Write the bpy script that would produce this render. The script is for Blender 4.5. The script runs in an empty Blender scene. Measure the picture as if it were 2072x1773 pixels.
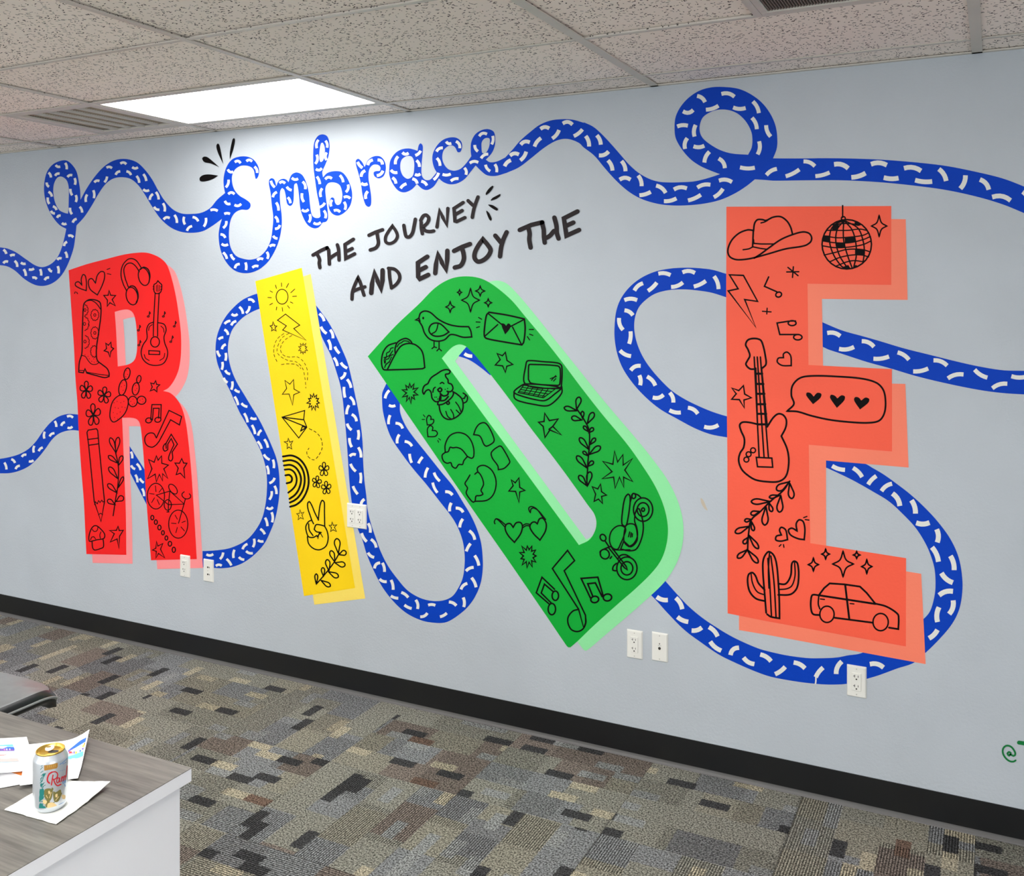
import bpy, bmesh, math, random
from mathutils import Vector, Matrix
from mathutils.geometry import delaunay_2d_cdt

random.seed(7)
S = bpy.context.scene
COL = S.collection

# ------------------------------------------------------------------ camera
F_PX, CX, CY = 1946.0, 1036.0, 604.0          # focal length and horizon in the 2072x1773 frame
CAM_Z = 1.95
WALL_Y = 3.885
CEIL_Z = CAM_Z + 0.893
FWD = Vector((-0.4493, 0.8934, 0)).normalized()
RIGHT = Vector((FWD.y, -FWD.x, 0))
cam_data = bpy.data.cameras.new('camera')
cam = bpy.data.objects.new('camera', cam_data)
COL.objects.link(cam)
S.camera = cam
cam.location = (0, 0, CAM_Z)
cam.rotation_euler = FWD.to_track_quat('-Z', 'Y').to_euler()
cam_data.sensor_fit = 'HORIZONTAL'
cam_data.sensor_width = 36.0
cam_data.lens = F_PX / 2072.0 * 36.0
cam_data.shift_x = 0.0
cam_data.shift_y = -(886.5 - CY) / 2072.0
cam_data.clip_start = 0.05

# ------------------------------------------------------------------ view, world
S.view_settings.view_transform = 'Standard'
S.view_settings.look = 'None'
S.view_settings.gamma = 1.0
S.view_settings.use_curve_mapping = False
S.view_settings.exposure = 0.0
world = bpy.data.worlds.new('world'); S.world = world
world.use_nodes = True
world.node_tree.nodes['Background'].inputs[0].default_value = (0.6, 0.65, 0.7, 1)
world.node_tree.nodes['Background'].inputs[1].default_value = 2.0
S.cycles.use_denoising = True
S.cycles.max_bounces = 6
S.cycles.diffuse_bounces = 4
day = bpy.data.lights.new('window_daylight', 'AREA'); day.shape = 'RECTANGLE'; day.size = 7.2; day.size_y = 1.6
day.energy = 95; day.color = (0.93, 0.97, 1.0)
dayo = bpy.data.objects.new('window_daylight', day); COL.objects.link(dayo)
dayo.location = (-3.4, -3.70, 1.35); dayo.rotation_euler = (math.radians(92), 0, 0)   # daylight coming in through the window bay behind the viewer
day2 = bpy.data.lights.new('side_window_daylight', 'AREA'); day2.shape = 'RECTANGLE'; day2.size = 3.4; day2.size_y = 1.5
day2.energy = 92; day2.color = (0.93, 0.97, 1.0)
day2o = bpy.data.objects.new('side_window_daylight', day2); COL.objects.link(day2o)
day2o.location = (3.68, -1.2, 1.35); day2o.rotation_euler = (math.radians(88), 0, math.radians(90))   # daylight through the window in the right wall
LAMP_EMIT = 10.0                                # the lit ceiling panel in view
LAMP_EMIT_ROOM = 19.5                            # the room's other panels

# ------------------------------------------------------------------ helpers
def ray(px, py):
    return FWD + RIGHT * ((px - CX) / F_PX) + Vector((0, 0, 1)) * ((CY - py) / F_PX)
def on_wall(px, py):                            # a point of the mural wall -> X, Z
    d = ray(px, py); t = WALL_Y / d.y
    return d.x * t, CAM_Z + d.z * t
def on_level(px, py, z):                        # a point on a horizontal surface -> X, Y
    d = ray(px, py); t = (z - CAM_Z) / d.z
    return d.x * t, d.y * t

def srgb(r, g, b):
    f = lambda c: (c / 255 / 12.92) if c / 255 <= 0.04045 else ((c / 255 + 0.055) / 1.055) ** 2.4
    return (f(r), f(g), f(b), 1.0)

def tag(o, label=None, cat=None, group=None, kind=None):
    if label: o['label'] = label
    if cat: o['category'] = cat
    if group: o['group'] = group
    if kind: o['kind'] = kind
    return o
def empty(name, loc=(0, 0, 0), parent=None):
    o = bpy.data.objects.new(name, None); COL.objects.link(o)
    o.location = loc; o.empty_display_size = 0.1
    if parent: o.parent = parent
    return o
def link(name, me, mat=None, parent=None):
    o = bpy.data.objects.new(name, me); COL.objects.link(o)
    if mat is not None and not me.materials:
        me.materials.append(mat)
    if parent is not None:
        o.parent = parent
        if parent.matrix_world != Matrix() or parent.location.length > 0:
            pass
    return o
def mesh_obj(name, verts, faces, mat, parent=None, smooth=False):
    me = bpy.data.meshes.new(name)
    off = Vector(parent_origin(parent))
    me.from_pydata([Vector(v) - off for v in verts], [], faces)
    me.update()
    if smooth:
        for p in me.polygons: p.use_smooth = True
    return link(name, me, mat, parent)
def parent_origin(p):
    v = Vector((0, 0, 0))
    while p is not None:
        v += p.location; p = p.parent
    return v
def bm_obj(name, bm, mat, parent=None, smooth=False):
    """bm in world coordinates; the object sits at its parent's origin"""
    off = parent_origin(parent)
    bmesh.ops.translate(bm, verts=bm.verts, vec=-off)
    me = bpy.data.meshes.new(name); bm.to_mesh(me); bm.free()
    if smooth:
        for p in me.polygons: p.use_smooth = True
    return link(name, me, mat, parent)
def box(bm, x0, x1, y0, y1, z0, z1, bev=0.0, seg=1):
    r = bmesh.ops.create_cube(bm, size=1.0)
    vs = r['verts']
    for v in vs:
        v.co = Vector(((x0 + x1) / 2 + v.co.x * (x1 - x0), (y0 + y1) / 2 + v.co.y * (y1 - y0), (z0 + z1) / 2 + v.co.z * (z1 - z0)))
    if bev > 0:
        es = list({e for v in vs for e in v.link_edges})
        bmesh.ops.bevel(bm, geom=es, offset=bev, segments=seg, affect='EDGES', profile=0.6)
    return vs
def new_box(name, x0, x1, y0, y1, z0, z1, mat, parent=None, bev=0.0, seg=1):
    bm = bmesh.new(); box(bm, x0, x1, y0, y1, z0, z1, bev, seg)
    return bm_obj(name, bm, mat, parent)

# ------------------------------------------------------------------ materials
class NT:
    def __init__(self, name):
        self.m = bpy.data.materials.new(name); self.m.use_nodes = True
        self.t = self.m.node_tree; self.b = self.t.nodes['Principled BSDF']
    def n(self, typ, **kw):
        nd = self.t.nodes.new(typ)
        for k, v in kw.items():
            if k.startswith('in_'):
                key = k[3:]; key = int(key) if key.isdigit() else key
                nd.inputs[key].default_value = v
            else: setattr(nd, k, v)
        return nd
    def l(self, a, b): self.t.links.new(a, b)
    def math(self, op, a, b=None, c=None, clamp=False):
        nd = self.n('ShaderNodeMath', operation=op); nd.use_clamp = clamp
        for i, v in enumerate((a, b, c)):
            if v is None: continue
            if isinstance(v, (int, float)): nd.inputs[i].default_value = v
            else: self.l(v, nd.inputs[i])
        return nd.outputs[0]
    def mix(self, fac, a, b, blend='MIX'):
        nd = self.n('ShaderNodeMix', data_type='RGBA', blend_type=blend)
        for i, v in ((0, fac), (6, a), (7, b)):
            if isinstance(v, (int, float)): nd.inputs[i].default_value = v
            elif isinstance(v, tuple): nd.inputs[i].default_value = v
            else: self.l(v, nd.inputs[i])
        return nd.outputs[2]
    def pos(self):
        return self.n('ShaderNodeNewGeometry').outputs['Position']
    def scaled(self, vec, s, rot=(0, 0, 0)):
        mp = self.n('ShaderNodeMapping'); self.l(vec, mp.inputs[0])
        mp.inputs['Scale'].default_value = s; mp.inputs['Rotation'].default_value = rot
        return mp.outputs[0]
    def bump(self, h, strength, dist):
        bp = self.n('ShaderNodeBump'); self.l(h, bp.inputs['Height'])
        bp.inputs['Strength'].default_value = strength; bp.inputs['Distance'].default_value = dist
        self.l(bp.outputs[0], self.b.inputs['Normal'])
    def set(self, color=None, rough=0.5, spec=0.5, metal=0.0):
        if color is not None: self.b.inputs['Base Color'].default_value = color
        self.b.inputs['Roughness'].default_value = rough
        self.b.inputs['Specular IOR Level'].default_value = spec
        self.b.inputs['Metallic'].default_value = metal
        return self

def wall_relief(k, strength=0.35):
    """rolled-paint orange peel and a few drips of dried paint, same relief under every colour of the mural"""
    p = k.pos()
    n1 = k.n('ShaderNodeTexNoise', in_Scale=95.0, in_Detail=3.0); k.l(p, n1.inputs['Vector'])
    n2 = k.n('ShaderNodeTexNoise', in_Scale=14.0, in_Detail=2.0); k.l(p, n2.inputs['Vector'])
    v = k.n('ShaderNodeTexVoronoi', in_Scale=26.0); k.l(p, v.inputs['Vector'])
    spk = k.math('MULTIPLY', k.math('LESS_THAN', v.outputs['Distance'], 0.10), k.math('GREATER_THAN', n2.outputs[0], 0.62))
    h = k.math('ADD', n1.outputs[0], k.math('MULTIPLY', spk, 0.9))
    h = k.math('ADD', h, k.math('MULTIPLY', n2.outputs[0], 0.6))
    k.bump(h, strength, 0.0022)
def paint(name, col, rough=0.6, spec=0.22, strength=0.3):
    k = NT(name).set(col, rough, spec)
    p = k.pos()
    n = k.n('ShaderNodeTexNoise', in_Scale=3.0, in_Detail=4.0); k.l(p, n.inputs['Vector'])
    r = k.n('ShaderNodeMapRange', in_1=0.3, in_2=0.7, in_3=0.965, in_4=1.03); k.l(n.outputs[0], r.inputs[0])
    k.l(k.mix(1.0, col, r.outputs[0], 'MULTIPLY'), k.b.inputs['Base Color'])
    wall_relief(k, strength)
    return k.m
def plain(name, col, rough=0.5, spec=0.5, metal=0.0, var=0.04, vs=8.0):
    k = NT(name).set(col, rough, spec, metal)
    tc = k.n('ShaderNodeTexCoord').outputs['Object']
    n = k.n('ShaderNodeTexNoise', in_Scale=vs, in_Detail=3.0); k.l(tc, n.inputs['Vector'])
    r = k.n('ShaderNodeMapRange', in_1=0.3, in_2=0.7, in_3=1 - var, in_4=1 + var); k.l(n.outputs[0], r.inputs[0])
    k.l(k.mix(1.0, col, r.outputs[0], 'MULTIPLY'), k.b.inputs['Base Color'])
    return k.m

M = {}
M['wall'] = paint('wall_paint', srgb(190, 197, 204), 0.55, 0.3, 0.4)
M['blue'] = paint('blue_paint', srgb(0, 64, 188), 0.6, 0.15)
M['dash'] = paint('cream_paint', srgb(232, 232, 226), 0.5)
M['red'] = paint('red_paint', srgb(250, 30, 30))
M['pink'] = paint('pink_paint', srgb(255, 150, 152), 0.5)
M['yellow'] = paint('yellow_paint', srgb(255, 214, 20), 0.5)
M['pale_yellow'] = paint('pale_yellow_paint', srgb(255, 226, 105), 0.5)
M['green'] = paint('green_paint', srgb(6, 168, 54), 0.5)
M['pale_green'] = paint('pale_green_paint', srgb(146, 232, 164), 0.5)
M['coral'] = paint('coral_paint', srgb(255, 98, 72), 0.5)
M['pale_coral'] = paint('pale_coral_paint', srgb(255, 134, 106), 0.5)
M['ink'] = paint('black_paint', srgb(10, 6, 6), 0.6, 0.1)
M['ink_letter'] = paint('charcoal_paint', srgb(40, 33, 35), 0.5, 0.15)
M['sign_green'] = paint('signature_green_paint', srgb(20, 120, 60), 0.5)
# ------------------------------------------------------------------ tracing of the painted shapes
# coordinates in the strings are read in magnified views of the wall; @X names the view (origin x, origin y, magnification)
VIEW = {'P': (0, 0, 1), 'A': (0, 240, 4), 'B': (400, 240, 4), 'C': (700, 200, 4), 'D': (1180, 160, 4), 'E': (1554, 240, 4),
        'F': (1180, 520, 4), 'G': (1554, 560, 4), 'H': (1180, 940, 4), 'I': (1554, 960, 4), 'J': (0, 640, 4),
        'K': (400, 560, 4), 'L': (400, 840, 4), 'M': (700, 560, 4), 'N': (900, 900, 4), 'O': (130, 960, 8),
        'Q': (130, 590, 16.062), 'R': (1990, 1480, 25.27)}

def smooth_pts(pts, sharp, closed, step=3.0):
    """Catmull-Rom through pts; sharp points keep their corner"""
    n = len(pts); out = []
    if n < 3:
        return list(pts)
    segs = n if closed else n - 1
    for i in range(segs):
        p1 = pts[i]; p2 = pts[(i + 1) % n]
        p0 = pts[(i - 1) % n] if (closed or i > 0) else p1
        p3 = pts[(i + 2) % n] if (closed or i + 2 < n) else p2
        if sharp[i]: p0 = p1
        if sharp[(i + 1) % n]: p3 = p2
        L = math.hypot(p2[0] - p1[0], p2[1] - p1[1])
        k = max(1, min(10, int(L / step)))
        if sharp[i] and sharp[(i + 1) % n]: k = 1
        for j in range(k):
            t = j / k; t2 = t * t; t3 = t2 * t
            # tangents scaled by chord length keeps uneven spacing calm
            d01 = max(1e-6, math.hypot(p1[0] - p0[0], p1[1] - p0[1])); d23 = max(1e-6, math.hypot(p3[0] - p2[0], p3[1] - p2[1]))
            m1 = [0, 0]; m2 = [0, 0]
            for a in (0, 1):
                m1[a] = (p2[a] - p0[a]) * L / (L + d01) if p0 is not p1 else (p2[a] - p1[a])
                m2[a] = (p3[a] - p1[a]) * L / (L + d23) if p3 is not p2 else (p2[a] - p1[a])
            q = []
            for a in (0, 1):
                q.append((2 * t3 - 3 * t2 + 1) * p1[a] + (t3 - 2 * t2 + t) * m1[a] + (-2 * t3 + 3 * t2) * p2[a] + (t3 - t2) * m2[a])
            out.append(tuple(q))
    if not closed: out.append(tuple(pts[-1]))
    return out

def parse(s, view):
    """'x,y x,y! @V ...' -> pixel points, sharp flags, raw tuples"""
    pts, sharp = [], []
    for tk in s.split():
        if tk[0] == '@': view = tk[1]; continue
        sh = tk.endswith('!'); tk = tk.rstrip('!')
        a = [float(v) for v in tk.split(',')]
        ox, oy, k = VIEW[view]
        pts.append((ox + a[0] / k, oy + a[1] / k)); sharp.append(sh)
    return pts, sharp, view

class Ink:
    """collects painted shapes in picture pixels and lays them on the wall"""
    def __init__(self): self.v = []; self.f = []; self.steps = []; self.wsc = 1.0; self.band = None
    def strip(self, pts, w, closed=False, caps=True, taper=False):
        p = [pts[0]]
        for q in pts[1:]:
            if math.hypot(q[0] - p[-1][0], q[1] - p[-1][1]) > 0.05: p.append(q)
        if closed and len(p) > 2 and math.hypot(p[0][0] - p[-1][0], p[0][1] - p[-1][1]) < 0.05: p.pop()
        n = len(p)
        if n < 2: return
        base = len(self.v); h = w / 2; self.steps.append(base)
        for i in range(n):
            a = p[i - 1] if (i > 0 or closed) else None
            b = p[(i + 1) % n] if (i < n - 1 or closed) else None
            def nrm(u, v):
                dx, dy = v[0] - u[0], v[1] - u[1]; L = math.hypot(dx, dy) or 1
                return (-dy / L, dx / L)
            if a is None: nx, ny = nrm(p[i], b); k = 1
            elif b is None: nx, ny = nrm(a, p[i]); k = 1
            else:
                n1 = nrm(a, p[i]); n2 = nrm(p[i], b)
                sx, sy = n1[0] + n2[0], n1[1] + n2[1]; L = math.hypot(sx, sy)
                if L < 0.15: nx, ny = n1; k = 1
                else:
                    nx, ny = sx / L, sy / L; k = min(1.9, 2 / L)
            hh = h * (0.55 + 0.45 * math.sin(math.pi * i / (n - 1))) if (taper and not closed) else h
            self.v.append((p[i][0] + nx * hh * k, p[i][1] + ny * hh * k))
            self.v.append((p[i][0] - nx * hh * k, p[i][1] - ny * hh * k))
        m = n if closed else n - 1
        for i in range(m):
            j = (i + 1) % n
            self.f.append((base + 2 * i, base + 2 * i + 1, base + 2 * j + 1, base + 2 * j))
        if caps and not closed:
            for e, q in ((0, 1), (n - 1, n - 2)):
                dx, dy = p[e][0] - p[q][0], p[e][1] - p[q][1]; a0 = math.atan2(dy, dx)
                hh = h * 0.55 if taper else h
                c0 = len(self.v); K = 5
                for j in range(K + 1):
                    a = a0 - math.pi / 2 + math.pi * j / K
                    self.v.append((p[e][0] + math.cos(a) * hh, p[e][1] + math.sin(a) * hh))
                self.f.append(tuple(range(c0, c0 + K + 1)))
    def fill(self, outlines):
        vs, es = [], []
        for o in outlines:
            b = len(vs)
            vs += [Vector(q) for q in o]
            es += [(b + i, b + (i + 1) % len(o)) for i in range(len(o))]
        r = delaunay_2d_cdt(vs, es, [], 0, 1e-4)
        V, Fc = r[0], r[2]
        base = len(self.v); self.v += [(q.x, q.y) for q in V]
        for f in Fc:
            cx = sum(V[i].x for i in f) / len(f); cy = sum(V[i].y for i in f) / len(f)
            ins = False
            for o in outlines:
                j = len(o) - 1
                for i in range(len(o)):
                    x1, y1 = o[i]; x2, y2 = o[j]
                    if (y1 > cy) != (y2 > cy) and cx < (x2 - x1) * (cy - y1) / (y2 - y1) + x1: ins = not ins
                    j = i
            if ins: self.f.append(tuple(base + i for i in f))
    def keep_inside(self, pts, W):
        """nudge a tick so that it stays on its ribbon"""
        def inside(x, y):
            r = False
            for o in self.band:
                j = len(o) - 1
                for i in range(len(o)):
                    x1, y1 = o[i]; x2, y2 = o[j]
                    if (y1 > y) != (y2 > y) and x < (x2 - x1) * (y - y1) / (y2 - y1) + x1: r = not r
                    j = i
            return r
        def score(dx, dy):
            n = 0; m = W * 0.5 + 0.9
            for x, y in (pts[0], pts[2], pts[3], pts[5]):
                for a in range(6):
                    n += inside(x + dx + m * math.cos(a * 1.047), y + dy + m * math.sin(a * 1.047))
            return n
        best = (score(0, 0), 0, 0, 0)
        if best[0] < 24:
            for r in (0.7, 1.4, 2.1, 2.8, 3.5, 4.5):
                for a in range(8):
                    dx, dy = r * math.cos(a * .785), r * math.sin(a * .785); q = score(dx, dy)
                    if q > best[0]: best = (q, r, dx, dy)
                if best[0] >= 24: break
        return [(x + best[2], y + best[3]) for x, y in pts]
    def refine(self, L):
        """split triangles until no edge is longer than L"""
        v = list(self.v); out = []; st = []
        for f in self.f:
            for i in range(1, len(f) - 1): st.append((f[0], f[i], f[i + 1]))
        mid = {}
        def M_(a, b):
            k = (min(a, b), max(a, b))
            if k not in mid: mid[k] = len(v); v.append(((v[a][0] + v[b][0]) / 2, (v[a][1] + v[b][1]) / 2))
            return mid[k]
        while st:
            a, b, c = st.pop()
            d = [(math.hypot(v[p][0] - v[q][0], v[p][1] - v[q][1]), p, q, r_) for p, q, r_ in ((a, b, c), (b, c, a), (c, a, b))]
            l, p, q, r_ = max(d)
            if l > L: m = M_(p, q); st += [(p, m, r_), (m, q, r_)]
            else: out.append((a, b, c))
        self.v, self.f = v, out
    def ell(self, cx, cy, rx, ry, rot=0, n=28):
        c, s = math.cos(math.radians(rot)), math.sin(math.radians(rot)); o = []
        for i in range(n):
            a = 2 * math.pi * i / n; x, y = rx * math.cos(a), ry * math.sin(a)
            o.append((cx + x * c - y * s, cy + x * s + y * c))
        return o
    def draw(self, text, view, width):
        cur = width
        for cmd in text.split(';'):
            cmd = cmd.strip()
            if not cmd: continue
            w = cur; mode = ''; rest = []
            toks = cmd.split()
            i = 0
            while i < len(toks) and (toks[i][0] == '@' or toks[i][0].isalpha()):
                t = toks[i]
                if t[0] == '@': view = t[1]
                elif t[0] == 'w': w = cur = float(t[1:])
                else: mode = t
                i += 1
            body = ' '.join(toks[i:])
            if not body: continue
            ox, oy, k = VIEW[view]; W = w / k * self.wsc
            if mode in ('', 'z', 'l', 'p', 'f', 'F', 'd', 'B'):
                pts, sh, v2 = parse(body, view)
                if mode in ('l', 'p', 'F'): sh = [True] * len(sh)
                q = smooth_pts(pts, sh, mode in ('z', 'p', 'f', 'F'), 2.0)
                if mode in ('f', 'F'): self.fill([q])
                elif mode == 'd':
                    acc = 0; seg = []; on = True
                    for a, b in zip(q[:-1], q[1:]):
                        L = math.hypot(b[0] - a[0], b[1] - a[1]); n = max(1, int(L / 0.7))
                        for j in range(n):
                            t = j / n; pt = (a[0] + (b[0] - a[0]) * t, a[1] + (b[1] - a[1]) * t)
                            ph = (acc + L * t) % (40 / 4)
                            if ph < 6.2: seg.append(pt)
                            elif seg: self.strip(seg, W); seg = []
                        acc += L
                    if len(seg) > 1: self.strip(seg, W)
                elif mode == 'B': self.strip(q, W, False, True)
                else: self.strip(q, W, mode in ('z', 'p'))
                view = v2
                continue
            nums = [[float(x) for x in t.split(',')] for t in body.split()]
            X = lambda x, y: (ox + x / k, oy + y / k)
            if mode == 's':
                for a, b in zip(nums[::2], nums[1::2]): self.strip([X(*a), X(*b)], W)
            elif mode in ('e', 'E'):
                for a in nums:
                    cx, cy = X(a[0], a[1]); o = self.ell(cx, cy, a[2] / k, a[3] / k, a[4] if len(a) > 4 else 0)
                    if mode == 'e': self.strip(o, W, True)
                    else: self.fill([o])
            elif mode == 't':
                for a in nums: self.fill([self.ell(*X(a[0], a[1]), W * 0.6, W * 0.6, 0, 6)])
            elif mode == 'lf':
                for a in nums:
                    bx, by, tx, ty, lw = a
                    dx, dy = tx - bx, ty - by; L = math.hypot(dx, dy); ux, uy = dx / L, dy / L; nx, ny = -uy, ux
                    prof = ((0.35, .55), (0.68, 1.0), (0.9, .72), (1.0, 0), (0.9, -.72), (0.68, -1.0), (0.35, -.55))
                    pts = [X(bx, by)] + [X(bx + ux * L * t + nx * lw / 2 * s, by + uy * L * t + ny * lw / 2 * s) for t, s in prof]
                    self.strip(smooth_pts(pts, [True] + [False] * 7, True, 1.5), W, True)
            elif mode == 'fl':
                for a in nums:
                    for j in range(5):
                        an = math.radians(a[4] - 90 + 72 * j); c, s = math.cos(an), math.sin(an)
                        pts = []
                        for t, sd in ((0.05, 0), (0.5, .26), (0.85, .27), (1.0, 0), (0.85, -.27), (0.5, -.26)):
                            x = c * t - s * sd; y = s * t + c * sd
                            pts.append(X(a[0] + x * a[2], a[1] + y * a[3]))
                        self.strip(smooth_pts(pts, [True] + [False] * 5, True, 1.5), W, True)
            elif mode == 'b':
                for cx, cy, rx, ry, n, rot, inner in nums:
                    rnd = random.Random(int(cx)); pts = []
                    for j in range(int(n) * 2):
                        an = math.radians(rot) + math.pi * j / n
                        r = (1 + rnd.uniform(-.14, .14)) if j % 2 == 0 else inner
                        pts.append(X(cx + math.cos(an) * rx * r, cy + math.sin(an) * ry * r))
                    self.strip(pts, W, True)
            elif mode == 'S':
                for cx, cy, rx, ry in nums:
                    pts = []
                    for j in range(4):
                        a = math.pi / 2 * j; b = a + math.pi / 4
                        pts.append((X(cx + math.cos(a) * rx, cy + math.sin(a) * ry), True))
                        pts.append((X(cx + math.cos(b) * rx * .44, cy + math.sin(b) * ry * .44), False))
                    self.strip(smooth_pts([p[0] for p in pts], [p[1] for p in pts], True, 1.5), W, True)
            elif mode == 'da':                     # daisies on the boot: cx,cy,rx,ry,from,to
                for cx, cy, rx, ry, a0, a1 in nums:
                    pts = []
                    for j in range(49):
                        an = math.radians(a0 + (a1 - a0) * j / 48); r = 0.86 + 0.16 * abs(math.sin(an * 5.5))
                        pts.append(X(cx + math.cos(an) * rx * r, cy + math.sin(an) * ry * r))
                    self.strip(pts, W, False, False)
                    if a1 - a0 > 300: self.strip(self.ell(*X(cx, cy), rx * .27 / k, ry * .24 / k, 0, 10), W, True)
            elif mode == 'D':                      # cream ticks: x1,y1,x2,y2,bulge
                for x1, y1, x2, y2, b in nums:
                    if self.band:
                        mx, my = (x1 + x2) / 2, (y1 + y2) / 2; q = 0.92 if w > 29 else 0.86
                        x1, y1, x2, y2 = mx + (x1 - mx) * q, my + (y1 - my) * q, mx + (x2 - mx) * q, my + (y2 - my) * q
                    dx, dy = x2 - x1, y2 - y1; L = math.hypot(dx, dy); px_, py_ = dy / L, -dx / L
                    pts = []
                    for j in range(6):
                        t = j / 5; bb = b * 4 * t * (1 - t)
                        pts.append(X(x1 + dx * t + px_ * bb, y1 + dy * t + py_ * bb))
                    if self.band: pts = self.keep_inside(pts, W)
                    self.strip(pts, W, False, False)
    def build(self, name, mat, lift, parent=None):
        off = parent_origin(parent)
        y = WALL_Y - lift
        vs = []
        lv = 0; st = set(self.steps)
        for i, (px, py) in enumerate(self.v):
            if i in st: lv += 1                    # each brush stroke lies a hair above the one before
            X, Z = on_wall(px, py); vs.append((X - off.x, y - 0.00001 * min(lv, 60) - off.y, Z - off.z))
        me = bpy.data.meshes.new(name); me.from_pydata(vs, [], self.f); me.update()
        bm = bmesh.new(); bm.from_mesh(me)
        for f in bm.faces: f.normal_update()
        bmesh.ops.reverse_faces(bm, faces=[f for f in bm.faces if f.normal.y > 0])
        bm.to_mesh(me); bm.free()
        return link(name, me, mat, parent)

def shape(outs, name, mat, lift, parent=None):
    k = Ink(); polys = []
    for s in outs:
        pts, sh, _ = parse(s, 'P'); polys.append(smooth_pts(pts, sh, True, 2.5))
    k.fill(polys)
    return k.build(name, mat, lift, parent)
def centre_px(outs):
    pts, _, _ = parse(outs[0], 'P')
    x = sum(p[0] for p in pts) / len(pts); y = max(p[1] for p in pts)
    X, Z = on_wall(x, y); return (X, WALL_Y, Z)
L_ROPE, L_SHADOW, L_FACE, L_DASH, L_INK = 0.0006, 0.0010, 0.0014, 0.0012, 0.0020
# ------------------------------------------------------------------ room materials
def carpet_mat():
    k = NT('carpet').set(srgb(120, 120, 112), 0.95, 0.1)
    tc = k.n('ShaderNodeTexCoord').outputs['Object']
    oi = k.n('ShaderNodeObjectInfo').outputs['Random']
    sep = k.n('ShaderNodeSeparateXYZ'); k.l(tc, sep.inputs[0])
    jn = k.n('ShaderNodeTexNoise', in_Scale=160.0, in_Detail=1.0); k.l(tc, jn.inputs['Vector'])
    jj = k.math('MULTIPLY', k.math('SUBTRACT', jn.outputs[0], 0.5), 0.016)
    x, y = k.math('ADD', sep.outputs[0], jj), k.math('ADD', sep.outputs[1], jj)
    row = k.math('FLOOR', k.math('DIVIDE', y, 0.0508))
    wn = k.n('ShaderNodeTexWhiteNoise', noise_dimensions='2D')
    cb = k.n('ShaderNodeCombineXYZ'); k.l(row, cb.inputs[0]); k.l(k.math('MULTIPLY', oi, 531.0), cb.inputs[1]); k.l(cb.outputs[0], wn.inputs['Vector'])
    col_ = k.math('FLOOR', k.math('DIVIDE', k.math('ADD', x, k.math('MULTIPLY', wn.outputs[0], 0.3)), 0.115))
    wc = k.n('ShaderNodeTexWhiteNoise', noise_dimensions='3D')
    cc = k.n('ShaderNodeCombineXYZ'); k.l(row, cc.inputs[0]); k.l(col_, cc.inputs[1]); k.l(k.math('MULTIPLY', oi, 977.0), cc.inputs[2]); k.l(cc.outputs[0], wc.inputs['Vector'])
    def steps(src, cols):
        rp = k.n('ShaderNodeValToRGB'); rp.color_ramp.interpolation = 'CONSTANT'; e = rp.color_ramp.elements
        e[0].position, e[0].color = cols[0]; e[1].position, e[1].color = cols[1]
        for q, c in cols[2:]: e.new(q).color = c
        k.l(src, rp.inputs[0]); return rp
    P = k.pos()
    # broad blocks of ground colour, then short bars of yarn over them
    wz = k.n('ShaderNodeTexWhiteNoise', noise_dimensions='3D')
    zr = k.math('FLOOR', k.math('DIVIDE', y, 0.1524))
    zc = k.math('FLOOR', k.math('DIVIDE', k.math('ADD', x, k.math('MULTIPLY', k.math('FRACT', k.math('MULTIPLY', zr, 0.37)), 0.3)), 0.24))
    cz = k.n('ShaderNodeCombineXYZ'); k.l(zr, cz.inputs[0]); k.l(zc, cz.inputs[1]); k.l(k.math('MULTIPLY', oi, 411.0), cz.inputs[2]); k.l(cz.outputs[0], wz.inputs['Vector'])
    ground = steps(wz.outputs['Value'], [(0.0, srgb(125, 124, 115)), (0.34, srgb(119, 121, 122)), (0.60, srgb(129, 126, 114)), (0.78, srgb(113, 104, 97)), (0.92, srgb(110, 111, 112))])
    bars = steps(wc.outputs['Value'], [(0.0, srgb(60, 60, 61)), (0.08, srgb(156, 149, 130)), (0.13, srgb(130, 132, 131)), (0.185, srgb(104, 86, 75)), (0.195, srgb(120, 120, 120))])
    c1 = k.mix(k.math('LESS_THAN', wc.outputs['Value'], 0.195), ground.outputs[0], bars.outputs[0])
    # loop pile speckle
    sp = k.n('ShaderNodeTexNoise', in_Scale=150.0, in_Detail=3.0); k.l(P, sp.inputs['Vector'])
    sr = k.n('ShaderNodeMapRange', in_1=0.36, in_2=0.64, in_3=0.25, in_4=1.95); k.l(sp.outputs[0], sr.inputs[0])
    c2 = k.mix(1.0, c1, sr.outputs[0], 'MULTIPLY')
    # ribbed rows
    rib = k.math('SINE', k.math('MULTIPLY', k.math('ADD', sep.outputs[1], k.math('MULTIPLY', jj, 0.25)), 2 * math.pi / 0.0095))
    rn = k.n('ShaderNodeTexWhiteNoise', noise_dimensions='3D')
    cr = k.n('ShaderNodeCombineXYZ'); k.l(k.math('FLOOR', k.math('DIVIDE', y, 0.1524)), cr.inputs[0]); k.l(k.math('FLOOR', k.math('DIVIDE', x, 0.2)), cr.inputs[1]); k.l(k.math('MULTIPLY', oi, 313.0), cr.inputs[2]); k.l(cr.outputs[0], rn.inputs['Vector'])
    rm = k.math('GREATER_THAN', rn.outputs['Value'], 0.42)
    rr = k.n('ShaderNodeMapRange', in_1=-0.6, in_2=0.6, in_3=0.36, in_4=1.28); k.l(rib, rr.inputs[0])
    c3 = k.mix(rm, c2, k.mix(1.0, c2, rr.outputs[0], 'MULTIPLY'))
    k.l(c3, k.b.inputs['Base Color'])
    h = k.math('ADD', sp.outputs[0], k.math('MULTIPLY', k.math('MULTIPLY', rib, rm), 0.5))
    k.bump(h, 0.5, 0.003)
    return k.m
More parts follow.
